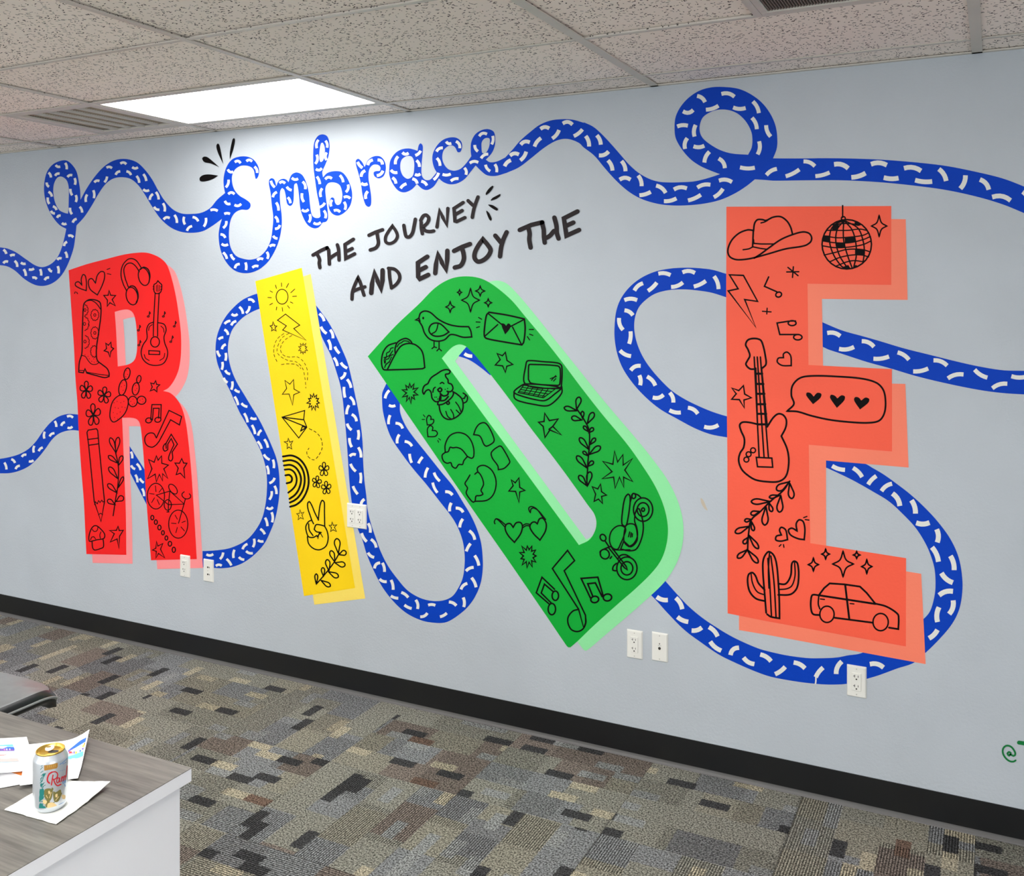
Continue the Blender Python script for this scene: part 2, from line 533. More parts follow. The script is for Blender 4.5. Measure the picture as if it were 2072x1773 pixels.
def ceiling_mat():
    k = NT('ceiling_tile').set(srgb(222, 216, 210), 0.9, 0.1)
    tc = k.n('ShaderNodeTexCoord').outputs['Object']
    oi = k.n('ShaderNodeObjectInfo').outputs['Random']
    ad = k.n('ShaderNodeVectorMath', operation='ADD'); k.l(tc, ad.inputs[0])
    cb = k.n('ShaderNodeCombineXYZ'); k.l(k.math('MULTIPLY', oi, 60.0), cb.inputs[0]); k.l(k.math('MULTIPLY', oi, 37.0), cb.inputs[1]); k.l(cb.outputs[0], ad.inputs[1])
    wn = k.n('ShaderNodeTexNoise', in_Scale=30.0, in_Detail=1.0); k.l(ad.outputs[0], wn.inputs['Vector'])
    wv = k.n('ShaderNodeVectorMath', operation='MULTIPLY_ADD'); k.l(wn.outputs['Color'], wv.inputs[0]); wv.inputs[1].default_value = (0.012, 0.012, 0); k.l(ad.outputs[0], wv.inputs[2])
    marks = None
    for rz, sc, th, keep in ((0.5, (42, 125, 1), 0.27, 0.17), (-0.7, (44, 130, 1), 0.27, 0.17), (1.4, (46, 120, 1), 0.25, 0.17), (0.0, (110, 110, 1), 0.25, 0.18)):
        v = k.n('ShaderNodeTexVoronoi', in_Scale=1.0, voronoi_dimensions='2D')
        rot = k.scaled(wv.outputs[0], (1, 1, 1), (0, 0, rz))
        k.l(k.scaled(rot, sc), v.inputs['Vector'])
        sc_ = k.n('ShaderNodeSeparateColor'); k.l(v.outputs['Color'], sc_.inputs[0])
        m = k.math('MULTIPLY', k.math('LESS_THAN', v.outputs['Distance'], th), k.math('GREATER_THAN', sc_.outputs[0], 1 - keep * 0.62))
        marks = m if marks is None else k.math('MAXIMUM', marks, m)
    vr = k.n('ShaderNodeMapRange', in_1=0.0, in_2=1.0, in_3=0.96, in_4=1.03); k.l(oi, vr.inputs[0])
    base = k.mix(1.0, srgb(250, 240, 230), vr.outputs[0], 'MULTIPLY')
    k.l(k.mix(marks, base, srgb(84, 78, 74)), k.b.inputs['Base Color'])
    k.bump(k.math('SUBTRACT', 1.0, marks), 0.5, 0.002)
    return k.m
def wood_mat():
    k = NT('grey_wood_laminate').set(srgb(120, 115, 108), 0.42, 0.4)
    P = k.pos()
    s1 = k.scaled(P, (2.0, 26.0, 26.0))
    n1 = k.n('ShaderNodeTexNoise', in_Scale=1.4, in_Detail=6.0, in_Roughness=0.6); k.l(s1, n1.inputs['Vector'])
    s2 = k.scaled(P, (9.0, 190.0, 190.0))
    n2 = k.n('ShaderNodeTexNoise', in_Scale=1.0, in_Detail=3.0); k.l(s2, n2.inputs['Vector'])
    r = k.n('ShaderNodeValToRGB'); e = r.color_ramp.elements
    e[0].position = 0.34; e[0].color = srgb(76, 73, 70); e[1].position = 0.66; e[1].color = srgb(124, 121, 114)
    k.l(k.math('ADD', k.math('MULTIPLY', n1.outputs[0], 0.72), k.math('MULTIPLY', n2.outputs[0], 0.28)), r.inputs[0])
    k.l(r.outputs[0], k.b.inputs['Base Color'])
    k.bump(n2.outputs[0], 0.08, 0.001)
    return k.m
M['carpet'] = carpet_mat(); M['tile'] = ceiling_mat(); M['wood'] = wood_mat()
M['rail'] = plain('ceiling_rail', srgb(205, 200, 190), 0.45)
M['plaster'] = plain('room_wall_paint', srgb(196, 200, 204), 0.6)
M['rubber'] = plain('black_cove_base', srgb(20, 21, 23), 0.38, 0.5)
M['rubber_toe'] = plain('grey_cove_toe', srgb(92, 90, 90), 0.45)  # grey toe, paler than the black strip above it
M['underlay'] = plain('underlay', srgb(60, 60, 60), 0.9)
M['plate'] = plain('white_plastic', srgb(236, 235, 228), 0.3, 0.5, 0, 0.02)
M['slot'] = plain('dark_slot', srgb(50, 46, 42), 0.6)
M['screw'] = plain('painted_screw', srgb(190, 188, 180), 0.4)
M['duct'] = plain('beige_duct', srgb(168, 156, 138), 0.7)
M['dark_duct'] = plain('dark_duct', srgb(52, 48, 46), 0.7)
M['white_lam'] = plain('white_laminate', srgb(247, 248, 252), 0.35, 0.5, 0, 0.015)
M['leather'] = plain('grey_leather', srgb(134, 137, 137), 0.34, 0.55, 0, 0.06, 30)
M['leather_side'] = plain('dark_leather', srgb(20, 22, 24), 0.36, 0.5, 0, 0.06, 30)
M['chrome'] = plain('chair_metal', srgb(120, 122, 126), 0.3, 0.5, 0.8)
M['black_plastic'] = plain('black_plastic', srgb(26, 26, 28), 0.45)

# ------------------------------------------------------------------ the room shell
X0, X1, Y0 = -8.6, 3.6, -3.64
new_box('wall_back', X0, X1, WALL_Y, WALL_Y + 0.12, 0, CEIL_Z + 0.12, M['wall'])['kind'] = 'structure'
new_box('wall_left', X0 - 0.12, X0, Y0, WALL_Y + 0.12, 0, CEIL_Z + 0.12, M['plaster'])['kind'] = 'structure'
bm = bmesh.new()
for q in ((Y0, -2.9, 0, CEIL_Z + .12), (0.5, WALL_Y + 0.12, 0, CEIL_Z + .12), (-2.9, 0.5, 0, 0.6), (-2.9, 0.5, 2.1, CEIL_Z + .12)):
    box(bm, X1, X1 + 0.12, q[0], q[1], q[2], q[3])
bm_obj('wall_right', bm, M['plaster'])['kind'] = 'structure'
wn2 = empty('window_2', (X1 + 0.06, -1.2, 0.6)); wn2['kind'] = 'structure'
for i in range(4):
    y = -2.9 + 3.4 * i / 3
    new_box('window_frame', X1 + 0.02, X1 + 0.06, y - 0.03, y + 0.03, 0.6, 2.1, M['rail'], wn2)
WX0, WX1, WZ0, WZ1 = -7.0, 0.2, 0.55, 2.15     # wide window bay behind the viewer
bm = bmesh.new()
for q in ((X0 - 0.12, WX0, 0, CEIL_Z + .12), (WX1, X1 + 0.12, 0, CEIL_Z + .12), (WX0, WX1, 0, WZ0), (WX0, WX1, WZ1, CEIL_Z + .12)):
    box(bm, q[0], q[1], Y0 - 0.12, Y0, q[2], q[3])
bm_obj('wall_front', bm, M['plaster'])['kind'] = 'structure'
wn_ = empty('window_1', ((WX0 + WX1) / 2, Y0 - 0.06, WZ0)); wn_['kind'] = 'structure'
for i in range(6):
    x = WX0 + (WX1 - WX0) * i / 5
    new_box('window_frame', x - 0.03, x + 0.03, Y0 - 0.10, Y0 - 0.04, WZ0, WZ1, M['rail'], wn_)
floor = new_box('floor', X0, X1, Y0, WALL_Y, -0.12, -0.008, M['underlay']); floor['kind'] = 'structure'
ceiling = new_box('ceiling', X0, X1, Y0, WALL_Y, CEIL_Z + 0.10, CEIL_Z + 0.2, M['underlay']); ceiling['kind'] = 'structure'

# carpet tiles, quarter-turned like the real ones
TS = 0.6096
tm = []
for v in range(1):
    bm = bmesh.new(); box(bm, 0, TS, 0, TS, -0.008, 0.0, 0.0)
    for q in bm.verts:
        if q.co.z > -0.004: q.co.x = TS / 2 + (q.co.x - TS / 2) * 0.9975; q.co.y = TS / 2 + (q.co.y - TS / 2) * 0.9975
    me = bpy.data.meshes.new('carpet_tile'); bm.to_mesh(me); bm.free(); me.materials.append(M['carpet']); tm.append(me)
rt = random.Random(3)
nx = int((X1 - X0) / TS) ; ny = int((WALL_Y - Y0) / TS) + 1
for i in range(nx + 1):
    for j in range(ny + 1):
        x = X0 + i * TS; y = WALL_Y - (j + 1) * TS
        if x + TS > X1 + 0.5 or y < Y0 - 0.5: continue
        o = bpy.data.objects.new('carpet_tile', tm[0]); COL.objects.link(o); o.parent = floor
        r = (i + j) % 2 if rt.random() < 0.8 else rt.randint(0, 1)
        if r: o.location = (x + TS, y, 0); o.rotation_euler = (0, 0, math.pi / 2)
        else: o.location = (x, y, 0)

# cove base along the mural wall
bb = empty('baseboard_back', (-2.5, WALL_Y, 0)); bb['kind'] = 'structure'
new_box('vinyl_strip', X0, X1, WALL_Y - 0.004, WALL_Y + 0.0, 0.0, 0.126, M['rubber'], bb)
bm = bmesh.new()
prof = [(0.004, 0.019), (0.0045, 0.014), (0.006, 0.009), (0.010, 0.004), (0.012, 0.0), (0.0, 0.0), (0.0, 0.019)]
a = [bm.verts.new((X0, WALL_Y - p, z)) for p, z in prof]; b = [bm.verts.new((X1, WALL_Y - p, z)) for p, z in prof]
for i in range(len(prof)): bm.faces.new((a[i], a[(i + 1) % 7], b[(i + 1) % 7], b[i]))
bmesh.ops.recalc_face_normals(bm, faces=bm.faces)
bm_obj('curved_toe', bm, M['rubber_toe'], bb)

# suspended ceiling
GX, GY, PX, PY = -0.06, 3.68, 1.2192, 0.6096
lights = {(-3, 0): 'main', (-2, 3): 0, (-4, 4): 0, (-1, 6): 0, (-6, 6): 0, (-1, 8): 0, (-3, 8): 0, (-5, 8): 0, (-7, 0): 0}
tile_mesh = {}
def tile_me(w, d):
    key = (round(w, 3), round(d, 3))
    if key not in tile_mesh:
        bm = bmesh.new(); box(bm, 0.002, w - 0.002, 0.002, d - 0.002, 0.0, 0.016, 0.002)
        me = bpy.data.meshes.new('ceiling_tile'); bm.to_mesh(me); bm.free(); me.materials.append(M['tile']); tile_mesh[key] = me
    return tile_mesh[key]
rc = random.Random(11)
def add_tile(x0, x1, y0, y1):
    x0, x1 = max(x0, X0), min(x1, X1); y0, y1 = max(y0, Y0), min(y1, WALL_Y)
    if x1 - x0 < 0.03 or y1 - y0 < 0.03: return
    o = bpy.data.objects.new('ceiling_tile', tile_me(x1 - x0, y1 - y0)); COL.objects.link(o); o.parent = ceiling
    o.location = (x0, y0, CEIL_Z + 0.003 + rc.uniform(0, 0.004)); o.rotation_euler = (rc.uniform(-.003, .003), rc.uniform(-.0015, .0015), 0)
vent_cells = {(-4, 0): 'supply', (-1, 1): 'return'}
for c in range(-8, 4):
    xa = GX + c * PX; xb = xa + PX
    if xa > X1 or xb < X0: continue
    for r in range(-1, 12):
        yb = GY - r * PY; ya = yb - PY
        if r == -1: ya, yb = GY, WALL_Y
        if (c, r) in lights: continue
        if (c, r) == (-4, 0): add_tile(xa, xb - PX / 2, ya, yb); continue
        if (c, r) == (-1, 1): add_tile(xa, xb - PX / 2, ya, yb); continue
        add_tile(xa, xb, ya, yb)
HB = 0.012
for c in range(-8, 5):
    x = GX + c * PX
    hb = 0.0175 if c in (-1, 0) else HB
    if X0 < x < X1: new_box('grid_rail', x - hb, x + hb, Y0, WALL_Y, CEIL_Z - 0.002, CEIL_Z + 0.0022, M['rail'], ceiling)
for r in range(0, 13):
    y = GY - r * PY
    if y > Y0: new_box('cross_rail', X0, X1, y - HB * 0.8, y + HB * 0.8, CEIL_Z - 0.0008, CEIL_Z + 0.0024, M['rail'], ceiling)
for xv, r in ((GX - 4 * PX + PX / 2, 0), (GX - PX / 2, 1)):
    new_box('cross_rail', xv - HB, xv + HB, GY - (r + 1) * PY, GY - r * PY, CEIL_Z - 0.0015, CEIL_Z + 0.0024, M['rail'], ceiling)
new_box('wall_angle', X0, X1, WALL_Y - 0.020, WALL_Y, CEIL_Z - 0.002, CEIL_Z + 0.003, M['rail'], ceiling)

# ceiling lights
def emit_mat(name, s):
    k = NT(name).set(srgb(240, 244, 250), 0.4)
    k.b.inputs['Emission Color'].default_value = (1.0, 0.985, 0.955, 1); k.b.inputs['Emission Strength'].default_value = s
    return k.m
M['lamp'] = emit_mat('lit_diffuser', LAMP_EMIT); M['lamp2'] = emit_mat('lit_diffuser_room', LAMP_EMIT_ROOM)
for n, ((c, r), kd) in enumerate(lights.items()):
    xa = GX + c * PX; yb = GY - r * PY
    if xa + PX > X1: continue
    t = empty('ceiling_light', (xa + PX / 2, yb - PY / 2, CEIL_Z))
    tag(t, 'glowing rectangular ceiling light panel above the script lettering' if kd == 'main' else 'ceiling light panel out of view in the rest of the room', 'ceiling light', None if kd == 'main' else 'ceiling lights behind the viewer')
    bm = bmesh.new()
    a0, a1, b0, b1, w = xa + HB, xa + PX - HB, yb - PY + HB, yb - HB, 0.022
    for q in ((a0, a1, b0, b0 + w), (a0, a1, b1 - w, b1), (a0, a0 + w, b0 + w, b1 - w), (a1 - w, a1, b0 + w, b1 - w)):
        box(bm, *q, CEIL_Z + 0.0, CEIL_Z + 0.02)
    bm_obj('light_frame', bm, M['rail'], t)
    new_box('diffuser', a0 + w, a1 - w, b0 + w, b1 - w, CEIL_Z + 0.004, CEIL_Z + 0.012, M['lamp'] if kd == 'main' else M['lamp2'], t)

# supply vent left of the light
xa = GX - 4 * PX + PX / 2 + HB; xb = GX - 3 * PX - HB; ya = GY - PY + HB; yb = GY - HB
t = empty('ceiling_vent', ((xa + xb) / 2, (ya + yb) / 2, CEIL_Z)); tag(t, 'beige louvred supply vent in the ceiling left of the light panel', 'air vent')
bm = bmesh.new(); w = 0.045
for q in ((xa, xb, ya, ya + w), (xa, xb, yb - w, yb), (xa, xa + w, ya + w, yb - w), (xb - w, xb, ya + w, yb - w)): box(bm, *q, CEIL_Z, CEIL_Z + 0.012, 0.002)
bm_obj('vent_frame', bm, M['rail'], t)
new_box('duct_plate', xa + w * .5, xb - w * .5, ya + w * .5, yb - w * .5, CEIL_Z + 0.022, CEIL_Z + 0.03, M['duct'], t)
for i in range(1, 5):
    x = xa + w + (xb - xa - 2 * w) * i / 5
    bm = bmesh.new(); box(bm, x - 0.004, x + 0.004, ya + w, yb - w, CEIL_Z + 0.001, CEIL_Z + 0.016)
    bm_obj('louvre_blade', bm, M['rail'], t)
bm = bmesh.new()
for i in range(36):
    y = ya + w + (yb - ya - 2 * w) * (i + .5) / 36
    box(bm, xa + w, xb - w, y - 0.0012, y + 0.0012, CEIL_Z + 0.012, CEIL_Z + 0.024)
o = bm_obj('fine_fins', bm, M['duct'], t); o['kind'] = 'stuff'
# return grille at upper right
xa = GX - PX / 2 + HB; xb = GX - HB; yb = GY - PY - HB; ya = yb - PY + 2 * HB
t = empty('return_grille', ((xa + xb) / 2, (ya + yb) / 2, CEIL_Z)); tag(t, 'dark fine-bladed return air grille in the ceiling at the top right edge', 'air vent')
bm = bmesh.new(); w = 0.024
for q in ((xa, xb, ya, ya + w), (xa, xb, yb - w, yb), (xa, xa + w, ya + w, yb - w), (xb - w, xb, ya + w, yb - w)): box(bm, *q, CEIL_Z - 0.002, CEIL_Z + 0.014, 0.002)
bm_obj('grille_frame', bm, M['rail'], t)
new_box('duct_plate', xa + w, xb - w, ya + w, yb - w, CEIL_Z + 0.05, CEIL_Z + 0.06, M['dark_duct'], t)
bm = bmesh.new(); N = 62
for i in range(N):
    x = xa + w + (xb - xa - 2 * w) * (i + .5) / N
    vs = box(bm, x - 0.0014, x + 0.0014, ya + w, yb - w, CEIL_Z + 0.002, CEIL_Z + 0.016)
    for v in vs:
        if v.co.z > CEIL_Z + 0.01: v.co.x += 0.006
o = bm_obj('fine_blades', bm, plain('dark_blades', srgb(112, 102, 94), 0.6), t); o['kind'] = 'stuff'

# dried paint drips and a scuff on the wall
wall = bpy.data.objects['wall_back']
rd = random.Random(5); bm = bmesh.new()
def drip(px, py, r):
    X, Z = on_wall(px, py)
    bmesh.ops.create_icosphere(bm, subdivisions=1, radius=r, matrix=Matrix.Translation((X, WALL_Y - r * 0.42, Z)) @ Matrix.Diagonal((1, 0.4, rd.uniform(1, 1.8), 1)))
for _ in range(70):
    t_ = rd.random(); px = 1050 + 255 * t_; drip(px, 1368 + 55 * t_ + rd.gauss(0, 20), rd.uniform(0.0009, 0.0022))
for px, py in ((1031, 1236), (1037, 1281), (1074, 1360)): drip(px, py, 0.0028)
o = bm_obj('paint_drips', bm, M['wall']); tag(o, 'tiny dried drips of wall paint below the middle outlets', 'paint drips', None, 'stuff')
bm = bmesh.new(); n_ = 0
while n_ < 110:
    px = rd.uniform(1330, 1860); py = 1400 + (px - 1330) * .22 + rd.gauss(14, 20)
    if on_wall(px, py)[1] > 0.385: continue
    drip(px, py, rd.uniform(0.0009, 0.0021)); n_ += 1
o = bm_obj('paint_drips', bm, M['wall']); tag(o, 'tiny dried drips of wall paint under the ribbon at lower right', 'paint drips', None, 'stuff')
kk = Ink(); kk.draw("f 1418,1008 1423,1012 1430,1028 1432,1033 1426,1030 1419,1018", 'P', 1)
kk.build('tan_scuff', paint('tan_scuff', srgb(196, 184, 166)), 0.0005, wall)
# ------------------------------------------------------------------ the mural: blue ribbon with cream ticks
MURAL = 'blue ribbon painted on the mural wall'
def rope(label, outs, dashes, name='painted_ribbon', cat='mural ribbon', group=MURAL):
    t = empty(name, centre_px(outs))
    tag(t, label, cat, group)
    shape(outs, 'blue_band', M['blue'], L_ROPE, t)
    k = Ink(); k.band = []
    for q in outs:
        pts, sh, _ = parse(q, 'P'); k.band.append(smooth_pts(pts, sh, True, 5.0))
    for v, w, s in dashes: k.draw('D ' + s, v, w)
    k.band = None
    if 'sweeping under' in label: k.draw('D 388,1640,384,1698,2', 'I', 12)   # the drip of cream paint
    d = k.build('cream_ticks', M['dash'], L_DASH, t); d['kind'] = 'stuff'
    return t

rope('blue ribbon with cream ticks looping at upper left, running into the big script E', [
 "@A -40,1035! 0,1042 60,1052 130,1083 210,1138 290,1190 350,1202 420,1172 470,1115 505,1030 525,950 537,893! 480,860 420,785 380,700 358,600 362,500 385,425 430,370 490,342 540,340 585,375 620,430 640,520 650,590 652,658! 700,570 760,480 830,400 900,350 970,328 1040,330 1110,355 1170,410 1230,490 1280,580 1330,660 1400,735 1470,768 1550,772 1630,762 1700,725 1760,655 1822,603! 1797,812! 1720,868 1640,912 1550,925 1460,915 1380,880 1300,810 1230,710 1170,610 1120,540 1060,490 990,475 920,485 860,525 800,605 740,710 680,800 620,865! 612,940 598,1040 570,1130 530,1220 480,1290 420,1335 350,1355 280,1345 200,1300 120,1230 60,1197 0,1187 -40,1185!",
 "@A 551,770! 555,730 557,650 557,560 540,500 500,470 465,478 437,530 432,600 447,680 480,740 520,762"],
 [('A', 20, "27,1058,55,1098,4 80,1112,125,1105,5 25,1172,70,1158,8 118,1148,142,1205,8 168,1165,212,1175,-6 192,1215,212,1278,5 232,1222,280,1213,-6 325,1215,335,1275,5 260,1288,302,1300,7 360,1310,402,1285,8 395,1210,425,1240,-6 468,1190,475,1258,5 460,1145,500,1132,8 528,1075,545,1132,5 510,1035,538,995,7 552,948,600,960,9 450,375,492,390,-8 528,355,542,415,6 392,435,415,480,6 445,465,487,445,8 378,515,400,555,-6 400,590,432,635,7 388,635,402,695,-6 435,700,470,735,6 398,745,435,770,-7 462,805,495,785,8 500,845,542,850,-8 545,475,590,458,8 605,478,608,540,6 565,565,582,625,-5 615,615,615,680,7 565,718,583,778,-6 645,710,668,765,6 588,845,625,810,7 708,610,697,680,-7 765,575,770,650,6 762,518,810,505,9 845,520,870,465,-5 860,398,912,402,9 972,365,1028,370,12 935,458,978,425,8 1022,425,1065,460,8 1068,393,1122,395,-10 1105,460,1130,525,6 1160,445,1188,510,5 1155,572,1210,580,-10 1200,675,1230,620,8 1262,590,1288,660,6 1240,712,1290,740,-9 1320,680,1335,758,8 1312,828,1370,815,12 1412,775,1435,850,7 1492,790,1500,862,-8 1557,795,1610,835,9 1512,912,1560,868,9 1670,798,1650,880,8")])

rope('blue ribbon leaving the script e, rolling over and knotting into a loop at upper right', [
 "@C 1290,475! 1350,410 1410,340 1490,270 1570,210 1660,175 1750,165 1840,170 1930,195 @D 0,348 80,385 150,445 230,530 300,610 370,690 450,760 540,810 620,832 700,837 800,835 900,828 1000,805 1108,770! 1040,745 950,705 870,650 800,570 750,480 740,400 748,310 785,230 850,155 940,95 1040,67 1150,65 1260,80 1360,125 1450,195 1520,290 1560,390 1572,500 1565,570 1537,642! 1700,643 1900,642 @E 300,321 600,322 900,332 1200,355 1450,385 1700,435 1900,485 2072,550 2180,600! 2180,810! 2072,765 1900,695 1700,635 1450,580 1200,545 900,515 600,500 300,500 50,503 @D 1480,818 1390,812! 1320,868 1230,925 1120,975 1000,1005 850,1022 700,1022 580,1005 460,965 360,905 260,815 170,715 90,620 0,550 @C 1890,360 1820,330 1760,325 1690,345 1600,400 1500,480 1400,555 1300,600!",
 "@D 1335,613! 1365,550 1368,460 1350,400 1310,335 1250,280 1180,252 1100,248 1030,268 970,310 945,370 945,430 970,480 1030,530 1110,575 1200,602"],
 [('C', 30, "1265,548,1320,495,8 1320,455,1398,445,14 1410,502,1462,425,-8 1412,372,1492,352,16 1525,390,1582,315,8 1572,245,1650,240,14 1668,325,1728,250,-8 1752,200,1838,210,18 1842,305,1918,245,-6"),
  ('D', 32, "20,458,50,550,9 110,452,145,535,8 125,620,210,585,-12 200,655,240,745,9 310,660,345,750,9 292,815,388,815,16 445,775,475,868,9 452,945,552,915,-6 588,860,672,925,12 650,990,760,965,-8 730,895,845,885,14 845,985,958,935,-6 920,880,1035,855,12 1055,960,1135,885,-8 1095,822,1210,835,14 1265,715,1395,718,-8 1480,780,1572,725,10 1635,790,1755,730,-6 1780,665,1880,708,12 1875,788,2000,755,-6 920,135,990,190,12 805,262,895,250,-18 990,250,1100,215,-8 1115,120,1230,145,16 1210,230,1320,235,-10 1372,178,1425,280,10 1365,310,1408,410,10 1480,370,1520,470,-10 1425,500,1412,615,12 758,385,852,378,8 912,368,902,470,-10 845,475,825,570,-12 890,545,985,540,-10 1025,585,980,680,-10 1095,640,1150,725,14"),
  ('E', 38, "530,370,655,405,16 670,478,795,440,-8 828,370,968,378,16 932,478,1062,482,-8 1095,402,1245,425,18 1185,498,1335,510,-8 1380,405,1445,510,12 1600,455,1555,572,12 1712,490,1790,580,16 1808,635,1970,665,22 2060,590,2100,640,5")])

rope('blue ribbon bending like a hook left of the coral letter and passing behind it', [
 "@F 1185,140! 1160,137 1050,105 950,92 830,87 700,95 580,120 470,170 380,240 310,330 270,430 255,550 255,660 275,780 320,900 400,1020 500,1130 620,1230 760,1310 900,1385 1030,1435 1160,1460 1185,1462! 1185,1293! 1162,1290 1050,1255 930,1205 820,1150 720,1085 640,1010 560,920 490,820 440,710 415,600 418,500 450,410 510,345 590,295 700,268 820,263 930,272 1040,290 1160,327 1185,333!"],
 [('F', 32, "605,135,712,148,10 800,125,910,130,14 412,275,488,210,10 522,278,600,205,-5 708,245,812,205,-10 892,242,998,192,-6 1058,152,1098,265,10 330,350,442,350,12 338,430,412,475,10 290,490,325,595,-12 385,598,372,708,6 295,755,392,805,-10 382,920,470,880,14 455,955,462,1042,8 515,965,588,1045,10 560,1138,655,1115,-14 700,1095,732,1182,10 695,1240,795,1260,-8 845,1218,932,1272,12 975,1375,1100,1360,-14")])

rope('blue ribbon running to the right edge between the upper arms of the coral letter', [
 "@G 430,362! 448,372 600,435 760,480 900,520 1100,580 1300,630 1500,680 1700,725 1900,757 2072,762 2150,765! 2150,958! 2072,953 1900,942 1700,915 1450,865 1200,805 1000,745 800,690 600,625 490,590 448,570 430,562!"],
 [('G', 34, "475,455,590,482,14 570,585,702,568,-12 755,520,862,570,14 848,665,985,645,-8 1045,610,1145,675,10 1170,768,1302,742,-8 1335,675,1455,722,14 1450,825,1588,790,14 1668,750,1780,820,-10 1810,905,1942,865,14 1965,805,2085,812,-8")])

rope('blue ribbon sweeping under the coral letter and up round its right side', [
 "@H 530,1040! 550,1058 600,1110 690,1210 820,1340 960,1445 1100,1540 1220,1600 1380,1670 1496,1712 @I 100,1655 250,1680 380,1695 500,1702 640,1695 800,1655 900,1625 1050,1570 1180,1525 1280,1440 1400,1320 1490,1210 1545,1100 1570,980 1573,850 1545,680 1480,530 1380,390 1270,270 1150,160 1040,75 935,0 @G 850,1550 780,1512 600,1480! 440,1470! 440,1530! 470,1545 600,1605 @I 700,55 850,140 980,220 1100,330 1200,440 1280,570 1325,680 1350,780 1355,920 1340,1020 1310,1110 1265,1165 1150,1260 1000,1340 870,1400 740,1452 650,1465 560,1482 450,1488 320,1487 150,1465 0,1432 @H 1420,1490 1300,1440 1180,1380 1050,1300 950,1230 850,1145 760,1050 667,945 640,915!"],
 [('G', 34, "515,1530,628,1565,-8 685,1545,765,1625,8 880,1610,808,1685,-6 915,1735,1008,1670,12"),
  ('I', 40, "1005,150,1070,260,14 1160,205,1195,322,10 1195,392,1312,390,-12 1365,440,1370,555,12 1325,585,1382,712,10 1475,655,1508,780,10 1400,795,1500,880,-12 1380,980,1502,945,14 1500,1015,1465,1135,14 1385,1070,1372,1200,-12 1300,1330,1375,1255,-8"),
  ('H', 36, "592,1070,690,1098,-10 748,1075,805,1175,10 760,1232,855,1275,-8 875,1345,965,1318,-10 1015,1312,1092,1395,10 1025,1430,1122,1510,-10 1190,1545,1265,1480,20 1295,1560,1390,1618,-12 1430,1535,1525,1595,10 1550,1700,1640,1635,-6 1700,1600,1800,1652,10 1945,1640,1880,1725,-6"),
  ('I', 38, "600,1510,550,1620,-14 820,1535,940,1565,16"), ])

rope('blue ribbon coming in from the left edge behind the red letter', [
 "@J -20,1157! 0,1155 80,1140 160,1115 230,1075 290,1015 350,930 410,860 470,815 540,793 600,793 660,800! 660,930! 590,922 530,930 470,955 420,1000 370,1070 310,1145 240,1210 160,1250 80,1270 0,1272 -20,1272!"],
 [('J', 19, "35,1180,55,1245,5 90,1155,125,1190,6 125,1240,165,1208,8 175,1140,218,1120,8 235,1175,278,1165,-6 280,1045,275,1108,-6 312,1095,350,1060,6 362,930,358,995,-6 400,975,445,945,8 440,845,455,900,5 495,890,530,855,7 540,812,596,822,10 545,902,590,892,-8")])

rope('short slanting piece of blue ribbon seen between the legs of the red letter', [
 "@J 1035,1030! 1045,1045! 1170,1240! 1200,1285! 1200,1545! 1188,1525! 1055,1270! 1035,1240!"],
 [('J', 19, "1060,1092,1072,1155,5 1060,1205,1098,1240,-5 1105,1190,1142,1250,6 1095,1278,1115,1350,6 1130,1310,1168,1350,-4 1150,1390,1168,1462,6")])

rope('blue ribbon arching over from the low outlets and behind the yellow letter', [
 "@L 40,1100! 60,1101 150,1095 250,1080 340,1045 410,1000 470,930 520,840 548,730 560,620 560,500 545,400 510,290 450,170 @K 380,1168 340,1098 300,1010 260,920 200,800 160,700 145,590 155,490 185,400 230,320 290,250 360,190 430,155 480,138 520,130! 530,255! 495,262 440,285 380,320 325,370 280,430 255,500 245,590 255,680 280,770 320,860 380,960 440,1060 500,1160 550,1260 600,1370 640,1480 660,1600 663,1720 @L 655,700 630,830 590,940 540,1040 460,1130 370,1195 280,1230 200,1240 138,1238 40,1232!"],
 [('K', 20, "405,185,462,210,12 335,240,370,305,8 430,240,395,305,8 272,302,328,302,-12 215,385,270,355,6 278,405,325,365,8 215,425,250,475,8 168,510,212,490,5 195,590,232,545,8 158,595,185,650,-4 228,612,225,685,5 198,685,192,758,6 222,755,268,790,-8 198,815,235,860,-6 268,842,258,920,6 298,910,345,935,-5 292,965,325,1045,5 352,1022,408,1055,-6 375,1100,408,1185,5 425,1138,482,1145,-7 438,1195,468,1280,5 488,1290,520,1238,6 538,1310,572,1390,6 482,1330,520,1400,5 525,1435,580,1485,-6 610,1475,618,1555,5 560,1525,575,1605,5 578,1675,628,1625,-8"),
  ('L', 20, "622,568,640,645,6 602,610,580,690,8 555,748,615,745,-14 605,780,610,875,8 545,825,568,905,5 505,918,548,968,5 458,995,448,1075,8 485,1012,538,1022,-6 362,1090,408,1040,8 402,1112,465,1132,-8 300,1085,292,1162,-6 345,1160,395,1185,-6 210,1108,180,1170,6 235,1160,280,1222,4 68,1128,132,1125,-10 145,1222,200,1220,10")])

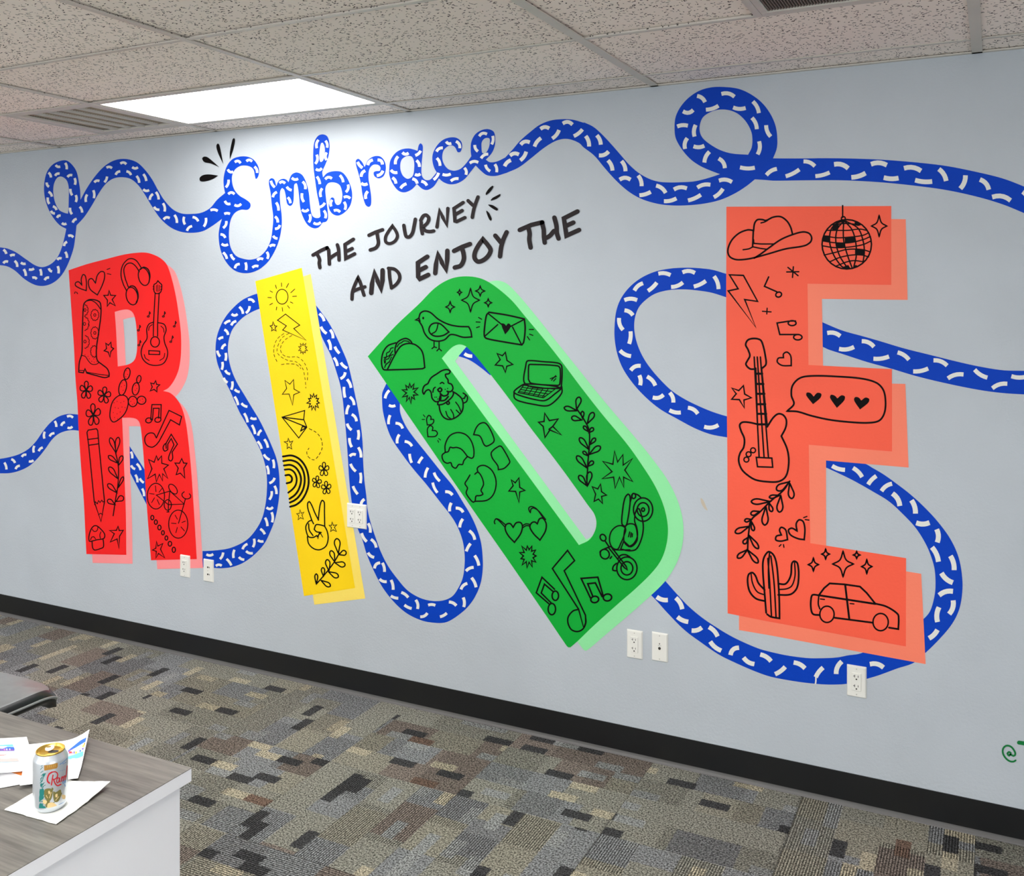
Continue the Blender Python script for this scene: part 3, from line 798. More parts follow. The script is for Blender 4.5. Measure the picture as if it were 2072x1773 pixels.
rope('long blue ribbon dipping in a U between the yellow and green letters', [
 "@K 930,200! 958,232 1010,300 1060,370 1120,480 1170,590 1215,700 1245,820 1275,960 1300,1080 1320,1200 1335,1340 1340,1500 1350,1650 1365,1772 @L 1375,760 1400,870 1440,990 1480,1100 1540,1220 1620,1330 1700,1420 1800,1480 1900,1505 1990,1500 2060,1468 2110,1400 2145,1320 2160,1220 2160,1120 2145,1020 2110,920 2060,830 1960,700 1850,560 1740,430 1650,310 1570,190 1530,90 @K 1500,1090 1493,1000 1495,940 1525,870! 1570,800! 1720,1000! 1637,1020! 1640,1100 1680,1200 1740,1290 1820,1390 1900,1490 1980,1590 2070,1700 @N 150,470 210,570 260,680 295,800 308,930 305,1040 285,1140 240,1240 180,1320 110,1380 50,1420 0,1440 @L 1930,1683 1820,1665 1700,1610 1600,1525 1500,1400 1430,1270 1370,1130 1330,1000 1300,930 1265,810 1240,650 1225,500 1215,330 1200,130 @K 1187,1120 1175,1000 1155,880 1120,760 1080,640 1040,560 995,465 950,350!"],
 [('K', 22, "982,295,1028,365,8 995,400,1048,465,-6 1075,420,1102,500,8 1055,505,1078,600,8 1108,562,1152,625,-4 1098,650,1132,728,6 1158,690,1218,742,-6 1190,770,1145,830,10 1208,825,1245,905,6 1185,885,1195,985,-4 1230,968,1270,1045,10 1228,1035,1205,1120,-6 1245,1110,1290,1175,10 1208,1185,1250,1245,-6 1300,1235,1298,1325,6 1228,1300,1250,1385,-6 1305,1375,1330,1470,8 1228,1455,1285,1440,10 1235,1510,1285,1580,-6 1318,1580,1318,1678,5 1255,1690,1300,1765,-4"),
  ('K', 22, "1555,915,1515,990,-6 1545,1040,1605,1042,-8 1560,1115,1545,1200,-5 1598,1182,1665,1232,14 1635,1272,1615,1355,-8 1672,1330,1740,1375,10 1715,1428,1735,1512,-4 1825,1455,1785,1515,-3 1868,1540,1840,1632,-6 1910,1580,1965,1660,-6 1900,1660,1945,1755,-6"),
  ('L', 23, "1362,678,1330,725,-6 1385,870,1405,958,8 1322,950,1370,1030,-6 1400,1000,1450,1078,10 1362,1110,1420,1155,-8 1418,1245,1470,1192,14 1495,1190,1515,1275,6 1455,1325,1522,1350,-8 1565,1328,1585,1420,6 1645,1432,1710,1480,6 1552,1470,1622,1492,-5 1765,1490,1782,1575,10 1670,1535,1738,1568,-4 1862,1538,1930,1540,6 1798,1635,1865,1600,-10 1958,1635,2022,1600,-5"),
  ('N', 24, "0,378,68,410,10 55,465,40,545,-6 85,510,155,550,12 150,595,120,675,-6 195,690,248,775,10 210,795,170,868,-4 240,890,280,985,6 168,1025,240,990,8 215,1070,258,1160,6 128,1175,188,1118,10 150,1230,155,1320,8 30,1270,100,1305,8")])

rope('small triangle of blue ribbon showing through the slot of the green letter', [
 "@M 890,640! 912,644 1000,675 1090,735 1165,796! 1200,800! 1190,700! 1080,560! 960,550!"],
 [('M', 27, "955,622,1028,645,-6")])

# ------------------------------------------------------------------ the script word
t = rope('script word Embrace written in blue ribbon with cream ticks', [
 "@B 222,603! 211,540 212,470 235,390 280,330 340,308 400,308 450,330 485,375 498,420 490,470 472,490 462,455 455,420 435,395 400,382 350,383 305,410 280,460 280,520 300,580 340,625 390,655 425,685 427,715 405,738 350,738 300,765 268,820 255,900 255,980 270,1050 310,1110 370,1135 430,1142 490,1125 550,1070 590,990 605,900 612,800 600,700 590,600 577,530 580,495 600,482 622,495 637,547! 655,505 690,487 720,495 735,515! 760,455 800,436 845,455 880,520 900,600 910,700 925,780 950,803 985,803 995,790! 985,700 965,600 948,480 938,400 935,280 945,190 975,140 1015,128 1050,145 1068,210 1060,300 1035,370 1010,430 1015,475! 1050,440 1110,425 1170,435 1220,500 1250,600 1240,690 1200,750 1140,785 1090,770 1062,720 1070,660 1085,638 1105,645 1112,680 1130,700 1155,690 1170,640 1168,590 1150,540 1110,518 1060,522 1035,560 1040,650 1052,740 1055,810 1040,835 1013,840! 980,880 940,888 890,860 850,790 830,720 820,620 810,550 800,522 785,530 780,560 778,640 770,690 750,708 725,690 712,620 700,575 685,562 668,590 668,680 680,780 680,870 660,980 620,1080 560,1170 480,1230 390,1252 300,1230 230,1160 185,1060 170,950 180,870 197,812!",
 "@B 1000,198 988,250 985,320 995,352 1015,340 1028,290 1028,230 1012,195",
 "@B 1280,340 1300,325 1330,350 1352,392! 1380,335 1430,305 1480,308 1515,350 1523,410 1505,465 1465,485 1430,465 1425,435 1445,425 1475,422 1480,395 1460,375 1420,375 1390,410 1383,480 1395,560 1405,640 1402,700 1385,716 1360,700 1335,620 1320,520 1300,440 1283,380",
 "@C 350,580 360,500 400,440 450,410 510,402 555,412 580,422! 590,375 605,360 622,380 620,450 612,540 615,620 640,655 680,655 715,620 735,595! 715,560 700,500 705,440 740,375 790,330 850,312 900,318 935,350 940,395 925,430 905,432 885,395 860,378 825,385 790,420 780,480 795,530 830,570 880,582 930,565 975,520 1015,465! 1010,420 1015,350 1045,290 1095,255 1150,245 1195,265 1208,310 1205,380 1180,440 1133,493! 1165,513 1220,508 1290,475! 1300,600! 1210,625 1140,618 1090,580 1050,540! 1010,590 960,650 900,685 840,692 790,675 753,645! 710,710 660,738 620,730 575,690! 530,735 470,758 420,740 375,680 352,620",
 "@C 440,560 450,495 490,465 530,467 550,500 552,570 540,625 500,648 460,620",
 "@C 1098,400 1100,350 1125,320 1160,320 1165,350 1155,400 1130,440 1105,440"],
 [('B', 20, "298,352,352,362,14 392,345,445,348,12 463,382,488,440,8 242,410,292,432,-12 250,490,225,562,8 245,612,303,612,14 200,665,252,692,-12 295,700,357,690,-12 100,742,168,748,8 202,772,255,772,6 235,825,205,890,10 180,935,225,968,9 195,1010,255,1015,-10 205,1080,240,1140,6 268,1095,302,1145,-6 300,1215,345,1175,12 388,1160,392,1232,5 440,1208,497,1195,8 480,1148,535,1138,10 560,1075,565,1140,10 572,1028,625,1020,8 610,945,650,970,-6 630,895,675,860,-10 615,790,640,845,8 635,675,657,750,7 592,500,628,560,-6 605,640,642,592,8 660,522,712,525,12 720,550,765,582,-6 760,480,818,488,-10 855,500,880,570,10 735,640,760,695,5 845,600,862,680,-8 838,738,900,735,-14 908,770,900,845,10 935,845,1002,840,-12 1022,740,1035,812,10 985,720,1040,680,-8 1010,560,998,640,-10 965,465,992,535,5 955,410,1010,402,-12 980,168,965,245,-10 1035,175,1050,240,8 968,285,955,370,12 1042,275,1040,345,-10 1030,492,1092,485,14 1150,455,1182,520,6 1220,530,1200,600,10 1180,640,1240,650,10 1188,672,1195,745,10 1100,745,1158,758,10 1090,655,1082,715,-8"),
  ('C', 23, "85,500,130,555,-5 122,635,160,578,10 175,540,222,492,10 255,492,300,535,14 248,625,305,580,-10 122,682,180,688,-10 180,745,162,815,-10 455,435,512,440,-12 425,462,400,535,-8 362,575,422,598,-10 375,635,408,690,8 440,728,495,685,6 522,645,568,690,10 560,612,610,608,-8 570,495,598,555,8 560,462,610,418,-6 608,665,660,705,8 708,660,755,595,-6 730,430,790,395,10 735,475,765,548,8 778,612,855,608,-8 845,668,918,645,8 950,555,965,620,10 810,345,858,362,-10 890,340,925,405,12 998,522,1078,515,12 1042,370,1072,430,-8 1075,305,1148,285,16 1190,295,1180,375,8 1100,475,1168,435,10 1128,530,1172,590,-8 1205,525,1222,600,8")],
 name='painted_word', cat='mural lettering', group=None)

# ------------------------------------------------------------------ black hand lettering
def letters(label, specs, view, width, mat='ink_letter'):
    pts, _, _ = parse(' '.join(tk for tk in specs[-1][1].replace(';', ' ').split() if tk[0].isdigit()), view)
    X, Z = on_wall(*pts[0]); t = empty('painted_word', (X, WALL_Y, Z)); tag(t, label, 'mural lettering', 'black hand lettering on the mural')
    for ch, s in specs:
        k = Ink(); k.draw(s, view, width); k.build('letter', M[mat], L_INK, t)
    return t
letters('black brushed words THE JOURNEY under the script word', [
 ('T', "@B l 935,1105 1000,1068 1050,1045; @B 965,1090 988,1140 985,1170 991,1207"),
 ('H', "@B l 1048,1047 1062,1065 1068,1178; @B 1068,1135 1100,1110 1142,1085; @B 1132,1022 1142,1060 1146,1145"),
 ('E', "@B l 1262,977 1194,1020 1200,1132 1272,1095; @B l 1200,1078 1252,1052"),
 ('J', "l 188,1105 240,1080 298,1060; 252,1078 258,1120 264,1170 245,1205 198,1224"),
 ('O', "w26 z 378,1030! 345,1075 322,1120 325,1160 358,1172 400,1150 418,1110 405,1070"),
 ('U', "470,1025 478,1075 490,1115 515,1118 540,1085 553,1030 563,975"),
 ('R', "610,1000 612,1050 620,1092; 606,985 628,948 652,942 672,965 660,1005 622,1040! 645,1068 680,1075 712,1070"),
 ('N', "l 738,1038 758,905 785,960 818,1022 826,888"),
 ('E', "l 950,840 876,888 884,990 898,994 964,962; l 882,940 942,905"),
 ('Y', "l 990,825 1028,862; 1070,795 1050,850 1035,900 1024,960")], 'C', 29)
letters('larger black brushed words AND ENJOY THE above the green letter', [
 ('A', "w28 50,1622 54,1565 72,1510 100,1448! 122,1500 138,1560 148,1590; w28 62,1558 100,1540 155,1522"),
 ('N', "l 206,1572 212,1500 232,1405 258,1475 286,1545 297,1470 298,1388"),
 ('D', "w28 350,1372 356,1450 370,1530; w28 345,1372 395,1380 430,1415 436,1455 412,1498 370,1532"),
 ('E', "l 660,1278 584,1328 586,1440 600,1458 668,1425; l 590,1392 648,1362"),
 ('N', "l 724,1412 730,1340 746,1258 778,1325 812,1385 820,1310 822,1230"),
 ('J', "l 876,1232 940,1200 1005,1176; 938,1205 952,1250 955,1300 930,1350 882,1366"),
 ('O', "z 1110,1138! 1075,1185 1045,1245 1043,1290 1070,1318 1115,1305 1155,1268 1172,1225 1150,1185"),
 ('Y', "l 1210,1108 1254,1162; 1302,1080 1275,1140 1258,1200 1248,1276"),
 ('T', "l 1408,1062 1500,1022 1590,1000; 1475,1035 1488,1090 1485,1140 1496,1205"),
 ('H', "l 1588,1002 1602,1060 1604,1120 1610,1165; 1605,1135 1650,1110 1685,1070; 1688,962 1705,1030 1708,1085 1722,1132"),
 ('E', "l 1875,912 1765,968 1786,1108 1888,1062; l 1780,1030 1842,1002")], 'C', 37)
def burst(label, s, view, n):
    pts, _, _ = parse(s.replace(';', ' ').replace('f ', ' ').replace('F ', ' ').split('|')[0], view)
    X, Z = on_wall(*pts[0]); t = empty('accent_marks', (X, WALL_Y, Z)); tag(t, label, 'mural accents')
    for c in s.replace('|', ';').split(';'):
        if c.strip():
            k = Ink(); k.draw(c, view, 16); k.build('brush_mark', M['ink'], L_INK, t)
burst('four black teardrop marks fanning out beside the top of the script E',
 "f 18,480 45,458 95,452 168,462! 120,492 55,510 22,505; f 38,322 55,308 85,315 178,394! 110,365 55,352; f 154,215 166,202 178,215 209,368! 178,305 157,250; f 284,168 295,157 304,170 290,250 262,332! 263,270", 'B', 4)
burst('four short black dashes bursting from the end of the word JOURNEY',
 "f 1190,703 1196,712 1165,758 1133,780 1133,765 1160,725; f 1252,771 1252,785 1215,812 1172,824 1185,805 1220,785; f 1152,858 1185,860 1220,880 1233,895 1225,906 1190,890; f 1138,905 1160,925 1182,975 1175,988 1160,975 1140,925", 'C', 4)
tt = empty('artist_signature', (on_wall(2040, 1525)[0], WALL_Y, on_wall(2040, 1525)[1]))
tag(tt, 'green hand painted at sign low at the right end of the wall', 'signature')
k = Ink(); k.draw("w95 1380,1180 1390,1100 1300,1050 1225,1120 1260,1200 1310,1235 1370,1180 1430,1200 1530,1250 1600,1220 1625,1120 1560,960 1430,800 1290,730 1150,735 1030,830 985,960 1000,1130 1100,1320 1240,1460 1390,1535 1540,1540 1640,1480", 'R', 95)
k.build('at_sign', M['sign_green'], L_INK, tt)
k = Ink(); k.draw("w200 1810,570 1950,590 2200,640 2500,700", 'R', 200); k.build('letter_stroke', M['sign_green'], L_INK, tt)
# ------------------------------------------------------------------ the four big letters
def big_letter(label, face, shadow, mface, mshadow, doodles, view, width):
    t = empty('painted_letter', centre_px(face)); tag(t, label, 'mural letter')
    shape(shadow, 'drop_shadow', M[mshadow], L_SHADOW, t)
    shape(face, 'letter_face', M[mface], L_FACE, t)
    for nm, s in doodles:
        k = Ink(); k.wsc = WSC; k.draw(s, view, width)
        k.build(nm + '_drawing', M['ink'], L_INK, t)
    return t
def shifted(s, view, fx, fy):
    out = []
    for tk in s.split():
        if tk[0] == '@': out.append(tk); continue
        sh = tk.endswith('!'); x, y = [float(v) for v in tk.rstrip('!').split(',')]
        out.append('%.1f,%.1f%s' % (x + fx(x, y), y + fy(x, y), '!' if sh else ''))
    return ' '.join(out)

R_OUT = "@J 557,-372! 700,-420 850,-460 1000,-498 1100,-513 1180,-515 1240,-500 1300,-470 1350,-420 1390,-310 1425,-160 1450,0 1465,130 1468,250 1462,350 1445,440 1410,520 1365,580 1322,605! 1380,622 1440,680 1480,760 1505,860 1520,960 1545,1200 1565,1480 1583,1772 1594,1966! 1224,1975! 1190,1540 1165,1150 1143,920 1130,860 1105,832 1060,822 990,822! 1005,1200 1020,1600 1024,1932! 701,1925! 693,1772 680,1500 660,1250 640,950 628,700 612,500 600,250 583,0"
R_IN = "@J 930,-35! 985,-50 1040,-53 1075,-30 1095,20 1108,120 1112,220 1105,310 1085,360 1040,390 955,407! 950,300 940,100"
sx = lambda x, y: 68 - 18 * max(0, min(1, (y - 400) / 600)); sy = lambda x, y: 62 + 10 * max(0, min(1, (y - 400) / 600))
R_DOOD = [
 ('hearts', "@A p 0,0 0,0; @A w8 z 700,1393! 650,1375 612,1350 615,1328 640,1322 665,1350! 660,1300 675,1262 692,1272 702,1330; z 790,1428! 735,1385 718,1340 722,1305 745,1295 775,1332! 790,1270 820,1238 845,1245 848,1290 825,1360; w6 s 868,1222 892,1212 870,1256 900,1262 612,1402 606,1416 622,1405 630,1418"),
 ('star', "@A p 885,1392 898,1430 938,1432 910,1465 935,1515 892,1490 870,1520 872,1470 842,1432 878,1430"),
 ('headphones', "@A 1025,1390 1000,1340 982,1270 992,1195 1030,1145 1065,1133 1105,1150 1148,1212; 1040,1362 1015,1290 1005,1220 1028,1178 1065,1170 1100,1195 1130,1240; e 1070,1437,46,72,-12 1167,1280,44,72,-12; w9 1045,1368 1062,1355 1090,1360 1115,1400 1120,1450 1105,1490; 1138,1222 1165,1203 1200,1220 1216,1270 1208,1325"),
 ('acoustic_guitar', "@A s 1258,1412 1245,1655 1290,1412 1278,1655; z 1280,1313! 1265,1335 1250,1342 1247,1370 1250,1400 1262,1415 1290,1415 1305,1400 1311,1345 1295,1330; w5 s 1268,1350 1268,1398 1280,1345 1280,1400 1294,1350 1292,1398 1240,1360 1250,1362 1240,1380 1250,1380 1302,1362 1314,1360 1302,1382 1314,1382; @J w8 1245,48 1210,62 1190,105 1192,180 1160,232 1145,290 1158,345 1200,385 1260,398 1320,385 1352,340 1358,280 1335,215 1330,165 1347,110 1330,65 1280,52; s 1245,50 1243,160 1278,55 1278,162; e 1257,208,36,42; p 1207,278 1295,283 1295,310 1207,308; w6 1170,310 1180,340 1210,358; 1335,300 1328,335 1295,358; 1205,115 1212,85 1235,68; 1305,80 1325,100 1330,130"),
 ('music_note', "@A w6 s 1212,1562 1208,1600; w6 e 1202,1602,8,6; w6 1212,1562 1220,1575 1214,1582"),
 ('music_note', "@A w6 s 1334,1562 1330,1600; w6 e 1324,1602,8,6; w6 1334,1562 1342,1575 1336,1582"),
 ('music_note', "@A w6 s 1422,1640 1418,1680; w6 e 1412,1682,8,6; w6 1422,1640 1430,1653 1424,1660"),
 ('music_note', "@J w6 s 1133,72 1128,112; w6 e 1122,114,8,6; w6 1133,72 1141,85 1135,92"),
 ('music_note', "@J w6 s 1136,195 1132,232; w6 e 1126,234,8,6; w6 1136,195 1144,208 1138,215"),
 ('music_note', "@J w6 s 1398,158 1390,205; w6 e 1384,207,8,6; w6 1398,158 1406,171 1400,178"),
 ('cowboy_boot', "@J w9 672,10 668,150 665,300 645,370 640,430! 640,452! 677,458! 690,425! 705,460! 780,480 850,497 885,488! 885,460 870,425 830,392 792,360 782,310 785,240 795,170 808,80 818,0 820,-60 812,-110 780,-130 730,-135 700,-122 680,-95 672,10; @J w7 700,-122 740,-128 780,-105 818,-55; w6 700,452 790,468 884,480; 642,438 676,440; 668,318 692,325 718,362 745,388 785,388 802,374; w5 t 715,325 725,345 745,365 765,372 785,368 690,312 760,345; w5 da 770,-10,33,46,0,360 770,135,33,50,0,360 765,285,30,48,60,330 686,60,38,56,-90,90 690,208,36,52,-90,95 682,-50,34,48,-80,85 686,60,34,50,0,20; w5 e 690,-50,8,12 686,62,9,12 690,205,9,12"),
 ('small_star', "@J p 900,210 903,250 922,262 900,285 892,330 878,290 845,280 865,262 858,218 880,235"),
 ('prickly_pear', "@J w8 z 915,855 893,820 895,760 915,690 960,645 1005,640 1035,665 1038,720 1010,790 950,845; e 995,577,30,64,12 1030,465,24,47,12 1077,690,36,42 1148,680,35,33 1101,588,28,50,8 1126,510,17,30,12; w5 t 925,700 950,690 980,700 1005,690 935,740 960,745 990,735 1015,740 920,780 950,790 975,775 930,820 955,830 990,540 985,570 1000,600 1010,560 1025,440 1035,470 1020,490 1100,560 1098,600 1110,585 1060,690 1080,670 1090,705 1075,715 1135,680 1155,670 1160,695 1125,500 1128,520"),
 ('flowers', "@J w8 fl 700,600,52,74,2 845,640,54,68,8; fl 758,800,60,92,-5"),
 ('little_star', "@J p 1262,522 1270,552 1295,555 1272,575 1272,612 1250,592 1218,605 1235,572 1222,540 1248,548"),
 ('pencil', "@J w8 l 720,1045 765,1500 820,1662 848,1500 802,1032; p 720,1045 706,940 716,922 782,910 793,925 802,1032; s 712,998 798,986; w6 l 768,1525 775,1502 790,1518 800,1492 812,1508 826,1488 836,1504 847,1496; 800,1608 815,1595 832,1606"),
 ('leafy_sprig', "@J w8 918,1615 938,1480 955,1380 962,1250 955,1180 938,1105; lf 942,1108,895,985,36 940,1108,960,980,36 958,1190,880,1130,32 960,1210,992,1130,30 956,1315,885,1222,38 958,1390,1000,1300,22 950,1430,875,1358,36 942,1500,1000,1462,44 935,1525,873,1488,36"),
 ('paired_note', "@J l 1222,838 1232,715 1307,715 1303,830; l 1236,840 1244,745 1290,745 1285,825; e 1206,843,25,20,-15 1280,838,25,20,-15"),
 ('large_note', "@J l 1268,985 1370,762 1472,812 1455,880 1383,838 1290,1012 1268,1040; 1268,985 1245,948 1205,948 1178,975 1175,1015 1195,1048 1235,1060 1268,1040"),
 ('twisted_note', "@J l 1348,1070 1345,1030 1388,955 1438,1035 1395,1100; 1395,1100 1400,1150 1385,1172 1368,1160 1370,1130 1410,1040; l 1410,1040 1388,990 1360,1035 1360,1080; 1360,1080 1335,1092 1322,1065 1335,1035 1348,1030"),
 ('burst', "@J p 1268,1130 1282,1165 1310,1130 1312,1190 1365,1205 1328,1235 1360,1312 1318,1275 1318,1332 1292,1280 1268,1340 1258,1278 1197,1315 1232,1235 1205,1160 1250,1182"),
 ('right_star', "@J p 1473,1152 1488,1188 1515,1190 1490,1230 1498,1310 1462,1270 1428,1282 1445,1230 1418,1188 1455,1190"),
 ('bicycle', "@O w14 e 1488,352,140,208 1850,805,155,228 1680,495,58,85 1765,238,52,92,-38; p 1495,335 1715,270 1690,490; l 1715,270 1945,480 1690,490; s 1965,400 1855,790 1690,490 1690,600 1665,608 1700,608; 1948,282 1915,308 1912,345 1950,388 2005,395 2045,375 2050,340 2030,315; w11 s 1480,185 1490,280 1585,230 1540,290 1385,310 1460,320 1420,455 1465,380 1510,410 1545,490 1800,660 1835,725 1965,755 1910,780 1740,790 1815,795 1835,860 1812,945 1895,850 1950,915"),
 ('ring_trail', "@O w16 e 1430,700,24,36 1487,773,24,36 1545,860,26,38 1602,945,22,34 1658,1030,22,34 1715,1123,28,38 1778,1220,26,42"),
 ('mushroom', "@O w16 z 410,1080 402,1020 430,910 470,845 520,830 590,880 655,960 660,1010 640,1040 530,1060 430,1085; 455,1090 465,1190 495,1225 580,1205 635,1180 642,1130 635,1060; w12 460,890 480,920 520,922 545,890 548,860; 600,930 580,980 590,1035; 430,1060 450,1015 480,1008 512,1045"),
 ('lower_left_star', "@O w16 p 875,840 895,910 960,905 900,1000 890,1200 860,1045 750,1095 815,960 740,908 850,905"),
 ('lower_right_star', "@O w15 p 1497,1085 1520,1160 1600,1120 1562,1210 1630,1350 1530,1280 1488,1355 1495,1245 1432,1225 1488,1195"),
]
R_DOOD[0] = ('hearts', R_DOOD[0][1].split(';', 1)[1])
WSC = 1.1
big_letter('big red letter R with pink drop shadow and black doodles', [R_OUT, R_IN], [shifted(R_OUT, 'J', sx, sy), shifted(R_IN, 'J', sx, sy)], 'red', 'pink', R_DOOD, 'J', 8)

I_DOOD = [
 ('sun', "w6 e 685,162,48,60; w5 s 680,50 682,80 738,55 720,88 788,100 755,130 770,160 802,158 752,205 772,214 730,235 745,255 686,250 690,280 642,245 638,270 608,215 586,228 570,168 598,170 588,115 608,126 632,68 640,95"),
 ('lightning_bolt', "w6 p 713,303 828,392 780,420 880,515 690,432 720,398 648,352"),
 ('small_star', "w6 p 612,365 625,398 643,400 628,415 638,440 617,428 600,440 605,415 588,398 606,395"),
 ('dashed_swirl', "w4 d 700,460 650,500 622,560 620,630 645,690; d 740,458 685,495 655,550 645,610 680,650 740,680 800,690 850,740 870,820 878,905; d 765,475 700,520 672,580 690,630 740,650 810,650 860,690 890,760 890,840; d 680,710 740,705 800,712 840,745"),
 ('small_burst', "w5 b 855,582,36,48,10,-90,.55"),
 ('star', "w6 p 708,840 748,870 778,833 782,910 828,935 780,955 770,1040 742,950 687,952 722,905"),
 ('burst', "w8 b 940,1012,50,70,11,-90,.55"),
 ('paper_plane', "w7 p 685,1137 868,1083 860,1155 885,1218 820,1305; w8 s 685,1137 860,1158 685,1137 885,1218; l 835,1250 850,1212 882,1222; s 835,1250 885,1218"),
 ('dashed_loop', "w5 d 905,1230 960,1260 1000,1310 1010,1380 985,1440 945,1482 900,1460 885,1420 905,1385"),
 ('lower_star', "w6 p 735,1308 748,1340 772,1330 755,1360 764,1395 740,1378 726,1392 728,1352 702,1336 730,1334"),
 ('rainbow', "@L w14 692,335 765,328 830,360 880,430 900,520 890,600 850,680 800,725 750,742; 695,372 760,366 815,390 855,450 868,525 855,600 820,660 785,690 748,708; 700,408 755,404 800,430 832,485 838,535 820,600 790,645 745,678; w13 706,442 750,440 785,465 803,515 795,565 770,600 735,628; w14 712,488 745,485 765,510 758,540 722,552"),
 ('small_flowers', "@L w7 fl 1024,440,42,58,0 966,542,38,50,10 1043,590,40,54,-4"),
 ('peace_hand', "@L w9 978,850 985,780 995,720 1010,690 1026,705 1028,780 1030,900; 980,850 950,790 925,730 905,700 892,715 895,760 915,820 925,850 940,880; 925,850 900,862 878,900 882,945 900,985 938,990 965,975; 900,880 905,930 935,975; 945,925 960,888 1000,890 1030,900; 945,925 965,945 1000,950 990,958 970,985; 890,985 900,1040 940,1080 990,1090 1040,1060 1058,1000 1050,940 1030,900; w6 s 985,955 975,1000 995,955 1014,988"),
 ('left_star', "@L w5 p 830,765 840,795 863,785 846,810 858,842 834,830 815,848 820,815 803,798 824,797"),
 ('right_star', "@L w6 p 1090,865 1100,893 1128,888 1108,908 1125,942 1098,928 1078,942 1085,910 1065,892 1085,893"),
 ('leafy_branch', "@L w9 962,1368 1030,1290 1100,1200 1148,1118; lf 1140,1120,1128,1000,46 1145,1130,1203,1108,40 1112,1190,1080,1098,36 1112,1195,1195,1215,42 1065,1262,1050,1170,36 1060,1268,1140,1310,38 1020,1305,1015,1235,28 962,1368,962,1285,24 1000,1338,1075,1385,34"),
]
WSC = 1.15
big_letter('tilted yellow letter I with pale yellow drop shadow and thin doodles',
 ["@K 468,37! 843,-72! 1275,2520! 862,2585!"], ["@K 560,100! 915,-22! 1357,2605! 945,2655!"], 'yellow', 'pale_yellow', I_DOOD, 'K', 7)

